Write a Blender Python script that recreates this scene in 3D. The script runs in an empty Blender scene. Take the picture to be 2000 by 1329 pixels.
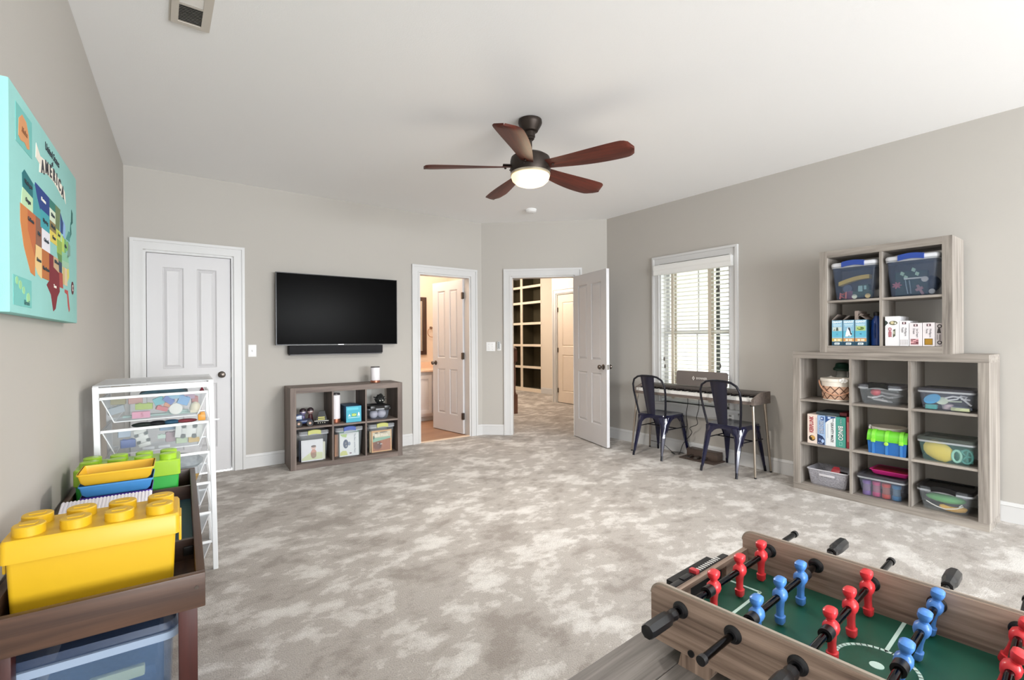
import bpy, bmesh, math, random
from mathutils import Vector, Matrix

random.seed(7)
SC = bpy.context.scene
COL = SC.collection
PI = math.pi
H = 2.74                      # ceiling height (m)

# ------------------------------------------------------------------ camera
cam_d = bpy.data.cameras.new('camera')
cam = bpy.data.objects.new('camera', cam_d)
COL.objects.link(cam)
cam_d.sensor_width = 36.0
cam_d.lens = 940.54 / 2000 * 36.0
cam_d.clip_start = 0.02
yaw, pitch, roll = .6353, -.0017, -.0052
_f = Vector((math.sin(yaw) * math.cos(pitch), math.cos(yaw) * math.cos(pitch), math.sin(pitch)))
_r = Vector((math.cos(yaw), -math.sin(yaw), 0))
_u = _r.cross(_f)
_r2 = _r * math.cos(roll) + _u * math.sin(roll)
_u2 = -_r * math.sin(roll) + _u * math.cos(roll)
cam.matrix_world = Matrix(((_r2.x, _u2.x, -_f.x, 0), (_r2.y, _u2.y, -_f.y, 0), (_r2.z, _u2.z, -_f.z, 1.2349), (0, 0, 0, 1)))
SC.camera = cam

# ------------------------------------------------------------------ world, daylight, exposure
w = bpy.data.worlds.new('sky')
SC.world = w
w.use_nodes = True
bg = w.node_tree.nodes['Background']
bg.inputs[0].default_value = (0.93, 0.97, 1.0, 1)
bg.inputs[1].default_value = 3.6

def area(name, loc, rot, sx, sy, power, col):
    l = bpy.data.lights.new(name, 'AREA')
    l.shape = 'RECTANGLE'; l.size = sx; l.size_y = sy; l.energy = power; l.color = col
    o = bpy.data.objects.new(name, l)
    COL.objects.link(o)
    o.location = loc; o.rotation_euler = rot
    return o

# daylight entering through the two windows of the wall behind the camera
DAY = (0.93, 0.97, 1.0)
area('daylight_rear_window_1', (0.95, -4.64, 1.35), (PI / 2, 0, 0), 2.0, 1.4, 160, DAY)
area('daylight_rear_window_2', (3.35, -4.64, 1.35), (PI / 2, 0, 0), 2.0, 1.4, 185, DAY)

SC.view_settings.view_transform = 'Standard'
SC.view_settings.look = 'None'
SC.view_settings.exposure = 0.47
SC.view_settings.gamma = 1.0
SC.view_settings.use_curve_mapping = False
SC.cycles.max_bounces = 8
SC.cycles.diffuse_bounces = 5
SC.cycles.transparent_max_bounces = 24
SC.cycles.use_denoising = True
SC.cycles.sample_clamp_indirect = 6.0

# ------------------------------------------------------------------ colour and materials
def lin(h):
    h = h.lstrip('#')
    out = []
    for i in (0, 2, 4):
        c = int(h[i:i + 2], 16) / 255
        out.append(c / 12.92 if c <= .04045 else ((c + .055) / 1.055) ** 2.4)
    return (*out, 1.0)

MATS = {}

def P(key, col=None, rough=.5, metal=0, var=.05, scale=6.0, bump=0.0, bscale=60.0, alpha=1.0, emit=None, estr=0, coat=0, spec=.5):
    """plain procedural material: a colour with a soft noise variation and optional fine relief"""
    if key in MATS:
        return MATS[key]
    m = bpy.data.materials.new(key)
    m.use_nodes = True
    nt = m.node_tree
    b = nt.nodes['Principled BSDF']
    c = lin(col)
    tc = nt.nodes.new('ShaderNodeTexCoord')
    nz = nt.nodes.new('ShaderNodeTexNoise')
    nz.inputs['Scale'].default_value = scale
    nz.inputs['Detail'].default_value = 3
    nt.links.new(tc.outputs['Object'], nz.inputs['Vector'])
    mx = nt.nodes.new('ShaderNodeMix')
    mx.data_type = 'RGBA'
    mx.inputs['A'].default_value = (*[max(0, v * (1 - var)) for v in c[:3]], 1)
    mx.inputs['B'].default_value = (*[min(1, v * (1 + var)) for v in c[:3]], 1)
    nt.links.new(nz.outputs['Fac'], mx.inputs['Factor'])
    nt.links.new(mx.outputs['Result'], b.inputs['Base Color'])
    b.inputs['Roughness'].default_value = rough
    b.inputs['Metallic'].default_value = metal
    b.inputs['Specular IOR Level'].default_value = spec
    b.inputs['Coat Weight'].default_value = coat
    b.inputs['Alpha'].default_value = alpha
    if emit:
        b.inputs['Emission Color'].default_value = lin(emit)
        b.inputs['Emission Strength'].default_value = estr
    if bump:
        n2 = nt.nodes.new('ShaderNodeTexNoise')
        n2.inputs['Scale'].default_value = bscale
        n2.inputs['Detail'].default_value = 2
        nt.links.new(tc.outputs['Object'], n2.inputs['Vector'])
        bp = nt.nodes.new('ShaderNodeBump')
        bp.inputs['Strength'].default_value = bump
        bp.inputs['Distance'].default_value = .01
        nt.links.new(n2.outputs['Fac'], bp.inputs['Height'])
        nt.links.new(bp.outputs['Normal'], b.inputs['Normal'])
    MATS[key] = m
    return m

def WOOD(key, dark, light, axis='x', rough=.55, k=1.0, fine=38.0, knots=True):
    """wood grain stretched along one local axis"""
    key = key + '_' + axis
    if key in MATS:
        return MATS[key]
    m = bpy.data.materials.new(key)
    m.use_nodes = True
    nt = m.node_tree
    b = nt.nodes['Principled BSDF']
    tc = nt.nodes.new('ShaderNodeTexCoord')
    mp = nt.nodes.new('ShaderNodeMapping')
    s = [fine * k] * 3
    s['xyz'.index(axis)] = 1.6 * k
    mp.inputs['Scale'].default_value = s
    nt.links.new(tc.outputs['Object'], mp.inputs['Vector'])
    nz = nt.nodes.new('ShaderNodeTexNoise')
    nz.inputs['Scale'].default_value = 1.0
    nz.inputs['Detail'].default_value = 6
    nz.inputs['Roughness'].default_value = .62
    nz.inputs['Distortion'].default_value = .6
    nt.links.new(mp.outputs['Vector'], nz.inputs['Vector'])
    mp2 = nt.nodes.new('ShaderNodeMapping')
    s2 = [7 * k] * 3
    s2['xyz'.index(axis)] = 1.3 * k
    mp2.inputs['Scale'].default_value = s2
    nt.links.new(tc.outputs['Object'], mp2.inputs['Vector'])
    n2 = nt.nodes.new('ShaderNodeTexNoise')
    n2.inputs['Scale'].default_value = 1.0
    n2.inputs['Detail'].default_value = 3
    nt.links.new(mp2.outputs['Vector'], n2.inputs['Vector'])
    ad = nt.nodes.new('ShaderNodeMath'); ad.operation = 'MULTIPLY_ADD'
    ad.inputs[1].default_value = .6
    nt.links.new(nz.outputs['Fac'], ad.inputs[0])
    ml = nt.nodes.new('ShaderNodeMath'); ml.operation = 'MULTIPLY'; ml.inputs[1].default_value = .4
    nt.links.new(n2.outputs['Fac'], ml.inputs[0])
    nt.links.new(ml.outputs[0], ad.inputs[2])
    cr = nt.nodes.new('ShaderNodeValToRGB')
    cr.color_ramp.elements[0].position = .36; cr.color_ramp.elements[0].color = lin(dark)
    cr.color_ramp.elements[1].position = .62; cr.color_ramp.elements[1].color = lin(light)
    nt.links.new(ad.outputs[0], cr.inputs['Fac'])
    nt.links.new(cr.outputs['Color'], b.inputs['Base Color'])
    b.inputs['Roughness'].default_value = rough
    bp = nt.nodes.new('ShaderNodeBump'); bp.inputs['Strength'].default_value = .12; bp.inputs['Distance'].default_value = .004
    nt.links.new(nz.outputs['Fac'], bp.inputs['Height'])
    nt.links.new(bp.outputs['Normal'], b.inputs['Normal'])
    MATS[key] = m
    return m

def CARPET(key, c_dark, c_mid, c_midl, c_light):
    m = bpy.data.materials.new(key); m.use_nodes = True
    nt = m.node_tree; b = nt.nodes['Principled BSDF']
    tc = nt.nodes.new('ShaderNodeTexCoord')
    # broad patches where the pile lies one way or the other
    mp = nt.nodes.new('ShaderNodeMapping'); mp.inputs['Scale'].default_value = (1.1, 1.25, 1)
    mp.inputs['Rotation'].default_value = (0, 0, .6)
    nt.links.new(tc.outputs['Object'], mp.inputs['Vector'])
    n1 = nt.nodes.new('ShaderNodeTexNoise'); n1.inputs['Scale'].default_value = 2.3; n1.inputs['Detail'].default_value = 9
    n1.inputs['Roughness'].default_value = .64; n1.inputs['Distortion'].default_value = .25
    nt.links.new(mp.outputs['Vector'], n1.inputs['Vector'])
    mp3 = nt.nodes.new('ShaderNodeMapping'); mp3.inputs['Scale'].default_value = (3.2, 5.2, 1)
    mp3.inputs['Rotation'].default_value = (0, 0, -.85)
    nt.links.new(tc.outputs['Object'], mp3.inputs['Vector'])
    n3 = nt.nodes.new('ShaderNodeTexNoise'); n3.inputs['Scale'].default_value = 2.0; n3.inputs['Detail'].default_value = 6; n3.inputs['Roughness'].default_value = .62
    nt.links.new(mp3.outputs['Vector'], n3.inputs['Vector'])
    mm = nt.nodes.new('ShaderNodeMath'); mm.operation = 'MULTIPLY_ADD'; mm.inputs[1].default_value = .4
    nt.links.new(n3.outputs['Fac'], mm.inputs[0])
    m0 = nt.nodes.new('ShaderNodeMath'); m0.operation = 'MULTIPLY'; m0.inputs[1].default_value = .6
    nt.links.new(n1.outputs['Fac'], m0.inputs[0]); nt.links.new(m0.outputs[0], mm.inputs[2])
    cr = nt.nodes.new('ShaderNodeValToRGB')
    e = cr.color_ramp.elements
    e[0].position = .41; e[0].color = lin(c_dark)
    e[1].position = .60; e[1].color = lin(c_light)
    for p_, c_ in ((.475, c_mid), (.512, c_mid), (.530, c_midl)):
        x = cr.color_ramp.elements.new(p_); x.color = lin(c_)
    nt.links.new(mm.outputs[0], cr.inputs['Fac'])
    # fibre speckle
    n2 = nt.nodes.new('ShaderNodeTexNoise'); n2.inputs['Scale'].default_value = 150; n2.inputs['Detail'].default_value = 3; n2.inputs['Roughness'].default_value = .7
    nt.links.new(tc.outputs['Object'], n2.inputs['Vector'])
    mr = nt.nodes.new('ShaderNodeMapRange'); mr.inputs['From Min'].default_value = .3; mr.inputs['From Max'].default_value = .7
    mr.inputs['To Min'].default_value = .80; mr.inputs['To Max'].default_value = 1.14
    nt.links.new(n2.outputs['Fac'], mr.inputs['Value'])
    mx = nt.nodes.new('ShaderNodeMix'); mx.data_type = 'RGBA'; mx.blend_type = 'MULTIPLY'; mx.inputs['Factor'].default_value = 1
    nt.links.new(cr.outputs['Color'], mx.inputs['A']); nt.links.new(mr.outputs['Result'], mx.inputs['B'])
    nt.links.new(mx.outputs['Result'], b.inputs['Base Color'])
    b.inputs['Roughness'].default_value = .95
    b.inputs['Specular IOR Level'].default_value = .1
    b.inputs['Sheen Weight'].default_value = .25
    bp = nt.nodes.new('ShaderNodeBump'); bp.inputs['Strength'].default_value = .7; bp.inputs['Distance'].default_value = .014
    nt.links.new(n2.outputs['Fac'], bp.inputs['Height']); nt.links.new(bp.outputs['Normal'], b.inputs['Normal'])
    MATS[key] = m
    return m

def MESHMAT(key, col, pitch=.006, wire=.22, floor_alpha=.06):
    """woven wire: a fine grid of wire with open holes"""
    m = bpy.data.materials.new(key); m.use_nodes = True
    nt = m.node_tree; b = nt.nodes['Principled BSDF']
    b.inputs['Base Color'].default_value = lin(col); b.inputs['Roughness'].default_value = .45
    tc = nt.nodes.new('ShaderNodeTexCoord')
    sp = nt.nodes.new('ShaderNodeSeparateXYZ'); nt.links.new(tc.outputs['Object'], sp.inputs[0])
    outs = []
    def stripe(a, bb, sign):
        s = nt.nodes.new('ShaderNodeMath'); s.operation = 'MULTIPLY_ADD'; s.inputs[1].default_value = sign
        nt.links.new(bb, s.inputs[0]); nt.links.new(a, s.inputs[2])
        d = nt.nodes.new('ShaderNodeMath'); d.operation = 'DIVIDE'; d.inputs[1].default_value = pitch
        nt.links.new(s.outputs[0], d.inputs[0])
        f = nt.nodes.new('ShaderNodeMath'); f.operation = 'FRACT'; nt.links.new(d.outputs[0], f.inputs[0])
        l = nt.nodes.new('ShaderNodeMath'); l.operation = 'LESS_THAN'; l.inputs[1].default_value = wire
        nt.links.new(f.outputs[0], l.inputs[0])
        return l.outputs[0]
    xy = nt.nodes.new('ShaderNodeMath'); xy.operation = 'ADD'
    nt.links.new(sp.outputs['X'], xy.inputs[0]); nt.links.new(sp.outputs['Y'], xy.inputs[1])
    a = stripe(xy.outputs[0], sp.outputs['Z'], 1.0); c = stripe(xy.outputs[0], sp.outputs['Z'], -1.0)
    mxm = nt.nodes.new('ShaderNodeMath'); mxm.operation = 'MAXIMUM'
    nt.links.new(a, mxm.inputs[0]); nt.links.new(c, mxm.inputs[1])
    mr = nt.nodes.new('ShaderNodeMapRange'); mr.inputs['To Min'].default_value = floor_alpha; mr.inputs['To Max'].default_value = .62
    nt.links.new(mxm.outputs[0], mr.inputs['Value']); nt.links.new(mr.outputs['Result'], b.inputs['Alpha'])
    MATS[key] = m
    return m

def CLEAR(key, col, alpha=.22, rough=.12):
    return P(key, col, rough=rough, var=.03, alpha=alpha, spec=.6)

# ------------------------------------------------------------------ mesh building
class MB:
    def __init__(s):
        s.bm = bmesh.new()

    def box(s, x0, x1, y0, y1, z0, z1, bev=0.0, seg=2):
        r = bmesh.ops.create_cube(s.bm, size=1.0)
        vs = r['verts']
        for v in vs:
            v.co = Vector(((x0 + x1) / 2 + v.co.x * (x1 - x0), (y0 + y1) / 2 + v.co.y * (y1 - y0), (z0 + z1) / 2 + v.co.z * (z1 - z0)))
        if bev:
            es = list({e for v in vs for e in v.link_edges})
            bmesh.ops.bevel(s.bm, geom=es, offset=bev, segments=seg, affect='EDGES', profile=.6)
        return s

    def hexa(s, bot, top):
        """solid between two quads (each four points, same order)"""
        b = [s.bm.verts.new(p) for p in bot]; t = [s.bm.verts.new(p) for p in top]
        n = len(b)
        s.bm.faces.new(b[::-1]); s.bm.faces.new(t)
        for i in range(n):
            j = (i + 1) % n
            s.bm.faces.new((b[i], b[j], t[j], t[i]))
        return s

    def loft(s, rings, cap0=True, cap1=True, closed=True):
        R = [[s.bm.verts.new(p) for p in r] for r in rings]
        n = len(R[0])
        for a, b in zip(R, R[1:]):
            for i in range(n if closed else n - 1):
                j = (i + 1) % n
                try:
                    s.bm.faces.new((a[i], a[j], b[j], b[i]))
                except ValueError:
                    pass
        if cap0: s.bm.faces.new(R[0][::-1])
        if cap1: s.bm.faces.new(R[-1])
        return s

    def cyl(s, p0, p1, r0, r1=None, n=16):
        p0, p1 = Vector(p0), Vector(p1)
        r1 = r0 if r1 is None else r1
        d = (p1 - p0).normalized()
        a = d.orthogonal().normalized(); b = d.cross(a)
        ring = lambda c, r: [c + (a * math.cos(2 * PI * i / n) + b * math.sin(2 * PI * i / n)) * r for i in range(n)]
        return s.loft([ring(p0, r0), ring(p1, r1)])

    def tube(s, pts, r, n=8, closed=False):
        pts = [Vector(p) for p in pts]
        rs = r if isinstance(r, (list, tuple)) else [r] * len(pts)
        rings = []
        prev = None
        m = len(pts)
        for i, p in enumerate(pts):
            if closed:
                d = (pts[(i + 1) % m] - pts[i - 1]).normalized()
            else:
                d = (pts[min(i + 1, m - 1)] - pts[max(i - 1, 0)]).normalized()
            if prev is None:
                a = d.orthogonal().normalized()
            else:
                a = (prev - d * prev.dot(d)).normalized()
            prev = a
            b = d.cross(a)
            rings.append([p + (a * math.cos(2 * PI * k / n) + b * math.sin(2 * PI * k / n)) * rs[i] for k in range(n)])
        if closed:
            rings.append(rings[0])
            return s.loft(rings, False, False)
        return s.loft(rings)

    def lathe(s, prof, c=(0, 0, 0), n=28, sx=1.0, sy=1.0):
        c = Vector(c)
        rings = [[c + Vector((r * sx * math.cos(2 * PI * i / n), r * sy * math.sin(2 * PI * i / n), z)) for i in range(n)] for r, z in prof]
        return s.loft(rings)

    def sphere(s, c, r, n=14, sz=1.0, sx=1.0, sy=1.0):
        m = n // 2
        prof = [(max(.02, math.sin(PI * k / m)) * r, -math.cos(PI * k / m) * r * sz) for k in range(m + 1)]
        return s.lathe(prof, c, n, sx, sy)

    def prism(s, poly, plane, h0, h1):
        """extruded polygon; plane 'xy','xz','yz'"""
        if plane == 'xy': f = lambda a, b, h: (a, b, h)
        elif plane == 'xz': f = lambda a, b, h: (a, h, b)
        else: f = lambda a, b, h: (h, a, b)
        return s.loft([[f(a, b, h0) for a, b in poly], [f(a, b, h1) for a, b in poly]])

    def ringbox(s, x0, x1, z0, z1, t, y0, y1):
        """rectangular frame in the xz plane"""
        s.box(x0, x1, y0, y1, z0, z0 + t); s.box(x0, x1, y0, y1, z1 - t, z1)
        s.box(x0, x0 + t, y0, y1, z0 + t, z1 - t); s.box(x1 - t, x1, y0, y1, z0 + t, z1 - t)
        return s

    def xf(s, M):
        bmesh.ops.transform(s.bm, matrix=M, verts=s.bm.verts)
        return s

    def mesh(s, name, mat, smooth=True, angle=35):
        bm = s.bm
        bmesh.ops.recalc_face_normals(bm, faces=bm.faces)
        if smooth:
            ca = math.radians(angle)
            for f in bm.faces: f.smooth = True
            for e in bm.edges:
                e.smooth = not (len(e.link_faces) != 2 or e.calc_face_angle(0) > ca)
        me = bpy.data.meshes.new(name)
        bm.to_mesh(me); bm.free()
        me.materials.append(mat)
        return me

    def build(s, name, mat, parent=None, loc=(0, 0, 0), rotz=0.0, smooth=True, angle=35, label=None):
        return link(name, s.mesh(name, mat, smooth, angle), parent, loc, rotz, label)

def link(name, me, parent=None, loc=(0, 0, 0), rotz=0.0, label=None):
    o = bpy.data.objects.new(name, me)
    COL.objects.link(o)
    o.location = loc
    o.rotation_euler = (0, 0, rotz)
    if parent: o.parent = parent
    if label: o['label'] = label
    return o

def tag(o, label, cat, group=None):
    o['label'] = label; o['category'] = cat
    if group: o['group'] = group
    return o

def thing(name, label, cat, loc=(0, 0, 0), rotz=0.0, group=None):
    o = bpy.data.objects.new(name, None)
    COL.objects.link(o)
    o.empty_display_size = .05
    o.location = loc; o.rotation_euler = (0, 0, rotz)
    return tag(o, label, cat, group)

def struct(o):
    o['kind'] = 'structure'
    return o

def sgroup(name, loc=(0, 0, 0), rotz=0.0):
    o = bpy.data.objects.new(name, None)
    COL.objects.link(o)
    o.empty_display_size = .05
    o.location = loc; o.rotation_euler = (0, 0, rotz)
    return struct(o)

def rr(w, d, r, n=4, cx=0, cy=0):
    """rounded rectangle outline"""
    out = []
    for sx, sy, a0 in ((1, 1, 0), (-1, 1, PI / 2), (-1, -1, PI), (1, -1, 1.5 * PI)):
        for k in range(n + 1):
            a = a0 + PI / 2 * k / n
            out.append((cx + sx * (w / 2 - r) + r * math.cos(a), cy + sy * (d / 2 - r) + r * math.sin(a)))
    return out

def rz(poly, z):
    return [(a, b, z) for a, b in poly]

def text(s, size, mat, parent, org, right=(1, 0, 0), up=(0, 0, 1), ext=.0006, name='lettering', align='CENTER', bold=0.0, sx=1.0):
    """flat print: letters lying on a face; org = centre of the word"""
    cu = bpy.data.curves.new('t', 'FONT')
    cu.body = s; cu.size = size; cu.align_x = align; cu.align_y = 'CENTER'
    cu.extrude = ext; cu.offset = bold; cu.resolution_u = 2
    o = bpy.data.objects.new('t', cu)
    COL.objects.link(o)
    dg = bpy.context.evaluated_depsgraph_get()
    me = bpy.data.meshes.new_from_object(o.evaluated_get(dg))
    bpy.data.objects.remove(o); bpy.data.curves.remove(cu)
    r, u = Vector(right).normalized(), Vector(up).normalized()
    n = r.cross(u)
    r = r * sx
    M = Matrix(((r.x, u.x, n.x, org[0]), (r.y, u.y, n.y, org[1]), (r.z, u.z, n.z, org[2]), (0, 0, 0, 1)))
    me.transform(M)
    me.materials.clear(); me.materials.append(mat)
    return link(name, me, parent)

def at(root, x, y, z):
    """world position of a point given in a root's own frame"""
    M = Matrix.Translation(root.location) @ Matrix.Rotation(root.rotation_euler.z, 4, 'Z')
    return M @ Vector((x, y, z))

# ------------------------------------------------------------------ shared materials
M_WALL = P('wall_paint_greige', '#b8b4ae', rough=.85, var=.015, scale=1.2, bump=.04, bscale=180)
M_CEIL = P('ceiling_paint', '#f3f3f3', rough=.9, var=.01, scale=1.0, bump=.05, bscale=160)
M_TRIM = P('white_trim_paint', '#d3d3d3', rough=.38, var=.012)
M_DOOR = P('white_door_paint', '#d2d1d3', rough=.42, var=.012)
M_HALLWALL = P('cream_wall_paint', '#e2d8cb', rough=.85, var=.015)
M_CARPET = CARPET('cut_pile_carpet', '#9d948c', '#b6afa8', '#cac4be', '#e1ddd8')
M_NICKEL = P('aged_nickel', '#6e6660', rough=.3, metal=1, var=.06)
M_CHROME = P('brushed_steel', '#b9b4ab', rough=.25, metal=1, var=.05)
M_BLACKPL = P('black_plastic', '#131316', rough=.4, var=.1)
M_BLACKGL = P('black_gloss', '#060608', rough=.12, var=.05)
M_WHITEPL = P('white_plastic', '#ececec', rough=.4, var=.02)

YB, XR = 5.2624, 4.5636
TH_L = .035
C0, C1, C2 = Vector((-.2241, YB)), Vector((3.3933, YB)), Vector((XR, 4.1668))
YREAR = -4.70
CL = Vector((-.2241 - (YB - YREAR) * math.tan(TH_L), YREAR))
CR = Vector((XR, YREAR))

def frame_of(A, B):
    d = (B - A)
    return (A.x, A.y, 0), math.atan2(d.y, d.x), d.length

def wall(name, A, B, thk, ops, mat, z1=H, ext=.1):
    """wall seen from its -y side; ops = openings (s0,s1,z0,z1) along A->B"""
    loc, rot, L = frame_of(A, B)
    mb = MB()
    xs = sorted({-ext, L + ext} | {o[0] for o in ops} | {o[1] for o in ops})
    for a, b in zip(xs, xs[1:]):
        mid = (a + b) / 2
        zs = [(0, z1)]
        for o in ops:
            if o[0] <= mid <= o[1]:
                zs = [(0, o[2]), (o[3], z1)]
        for z0_, z1_ in zs:
            if z1_ - z0_ > .001:
                mb.box(a, b, 0, thk, z0_, z1_)
    return struct(mb.build(name, mat, None, loc, rot))

# openings, in metres along each wall
D1 = (.1331, .8101, 0, 2.03)            # closet door (back wall)
D2 = (2.7331, 3.4431, 0, 2.03)          # bathroom door (back wall)
D3 = (.385, 1.195, 0, 2.04)             # hall door (angled wall)
W1 = (C2.y - 3.375, C2.y - 2.555, .53, 2.06)
W2 = (.214, 2.214, .65, 2.05)
W3 = (2.614, 4.614, .65, 2.05)
wall('wall_back', C0, C1, .12, [D1, D2], M_WALL)
wall('wall_angled', C1, C2, .12, [D3], M_WALL, ext=.0)
wall('wall_right', C2, CR, .14, [W1], M_WALL)
wall('wall_rear', CR, CL, .14, [W2, W3], M_WALL)
wall('wall_left', CL, C0, .12, [], M_WALL)

# ceiling and floors
struct(MB().box(-1.2, 7.6, -5.0, 11.0, H, H + .08).build('ceiling', M_CEIL))
fl = MB()
fl.prism([(-.72, -4.84), (4.70, -4.84), (4.70, 3.8), (7.3, 3.8), (7.3, 10.9), (3.9, 10.9), (3.62, 5.29), (-.35, 5.29)], 'xy', -.06, 0)
struct(fl.build('floor', M_CARPET))
M_BATHFL = WOOD('bath_floor', '#8a6650', '#a98468', 'x', rough=.4, k=.7)
struct(MB().box(2.2, 3.9, 5.29, 7.3, -.05, .004).build('floor', M_BATHFL))
struct(MB().box(2.71, 3.44, 5.262, 5.30, 0, .012).build('trim_1', P('threshold_strip', '#d9bfa6', rough=.4), None, (-.2241 , 0, 0)))

# closet behind the closed door: a shallow dark space
struct(MB().box(-.3, .8, 5.40, 5.46, 0, H).build('wall_closet', M_WALL))

# bathroom shell
M_BATHW = P('bath_wall_paint', '#e2d3c4', rough=.85, var=.015)
struct(MB().box(2.1, 4.1, 7.20, 7.30, 0, H).build('wall_bath_back', M_BATHW))
struct(MB().box(2.1, 2.2, 5.38, 7.2, 0, H).build('wall_bath_left', M_BATHW))
struct(MB().prism([(3.63, 5.17), (3.69, 5.17), (4.06, 7.3), (3.98, 7.3)], 'xy', 0, H).build('wall_bath_right', M_BATHW))
# hall shell
struct(MB().box(6.25, 6.35, 3.7, 6.04 - .02, 0, H).box(6.25, 6.35, 7.02, 7.15, 0, H).box(6.25, 6.35, 6.02, 7.02, 2.11, H).box(6.35, 6.38, 5.9, 7.15, 0, H).build('wall_hall_door', M_HALLWALL))
struct(MB().box(6.35, 7.15, 7.05, 7.15, 0, H).build('wall_hall_jog', M_HALLWALL))
struct(MB().box(7.05, 7.15, 7.15, 8.44, 0, H).box(7.45, 7.55, 8.44, 10.7, 0, H).build('wall_hall_far', M_HALLWALL))
struct(MB().box(3.9, 7.6, 10.6, 10.7, 0, H).build('wall_hall_end', M_HALLWALL))
struct(MB().prism([(4.07, 7.2), (4.12, 7.2), (4.12, 10.7), (4.07, 10.7)], 'xy', 0, H).build('wall_hall_left', M_HALLWALL))
struct(MB().box(4.70, 6.35, 3.7, 3.8, 0, H).build('wall_hall_near', M_HALLWALL))

# ------------------------------------------------------------------ skirting
HB = .1324
BPROF = [(0, 0), (-.014, 0), (-.014, HB - .026), (-.017, HB - .022), (-.012, HB - .008), (-.009, HB), (0, HB)]
def baseboard(name, A, B, runs, mat=M_TRIM):
    loc, rot, L = frame_of(A, B)
    mb = MB()
    for a, b in runs:
        mb.loft([[(x, y, z) for y, z in BPROF] for x in (a, b)])
    return struct(mb.build(name, mat, None, loc, rot, smooth=False))
CW = .095                                # casing width
LB, LA, LR = (C1 - C0).length, (C2 - C1).length, (CR - C2).length
baseboard('baseboard_back', C0, C1, [(0, D1[0] - CW), (D1[1] + CW, D2[0] - CW), (D2[1] + CW, LB + .004)])
baseboard('baseboard_angled', C1, C2, [(-.004, D3[0] - CW), (D3[1] + CW, LA + .006)])
baseboard('baseboard_right', C2, CR, [(-.004, LR)])
baseboard('baseboard_left', CL, C0, [(0, (C0 - CL).length)])
baseboard('baseboard_rear', CR, CL, [(0, (CL - CR).length)])
baseboard('baseboard_hall', Vector((7.05, 8.44)), Vector((7.05, 7.15)), [(0, 1.29)])
baseboard('baseboard_hall_door', Vector((6.25, 6.02)), Vector((6.25, 4.0)), [(.1, 2.0)])

# ------------------------------------------------------------------ door and window casings
def casing(name, A, B, op, depth, sill=False, mat=M_TRIM):
    """stepped casing on the room side of an opening plus the jamb lining"""
    loc, rot, L = frame_of(A, B)
    s0, s1, z0, z1 = op
    mb = MB()
    for a, b, y in ((.006, CW - .022, .015), (CW - .024, CW, .026), (.004, .018, .019)):
        top = z1 + b
        mb.box(s0 - b, s0 - a, -y, 0, z0, top)
        mb.box(s1 + a, s1 + b, -y, 0, z0, top)
        mb.box(s0 - a, s1 + a, -y, 0, z1 + a, top)
    # jamb lining and stop
    mb.box(s0 - .004, s0 + .016, -.002, depth, z0, z1); mb.box(s1 - .016, s1 + .004, -.002, depth, z0, z1)
    mb.box(s0 + .016, s1 - .016, -.002, depth, z1 - .016, z1 + .004)
    return struct(mb.build(name, mat, None, loc, rot, smooth=False))
casing('trim_2', C0, C1, D1, .12)
casing('trim_3', C0, C1, D2, .12)
casing('trim_4', C1, C2, D3, .12)
casing('trim_5', Vector((6.25, 7.15)), Vector((6.25, 3.7)), (.13, 1.13, 0, 2.11), .1)

# ------------------------------------------------------------------ panelled doors
def panel_mesh(w, h, t, mat):
    """raised-and-fielded panel, both faces"""
    mb = MB()
    g = .012
    for sgn in (-1, 1):
        y0, y1, y2 = sgn * .006, sgn * (t / 2 - .002), sgn * (t / 2 - .003)
        r = lambda i, y: [(i, y, i), (w - i, y, i), (w - i, y, h - i), (i, y, h - i)]
        mb.loft([r(0, 0), r(0, y0), r(g, y0), r(g + .022, y1), r(g + .03, y2)], cap0=False)
    return mb.mesh('panel', mat, smooth=False)

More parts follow.
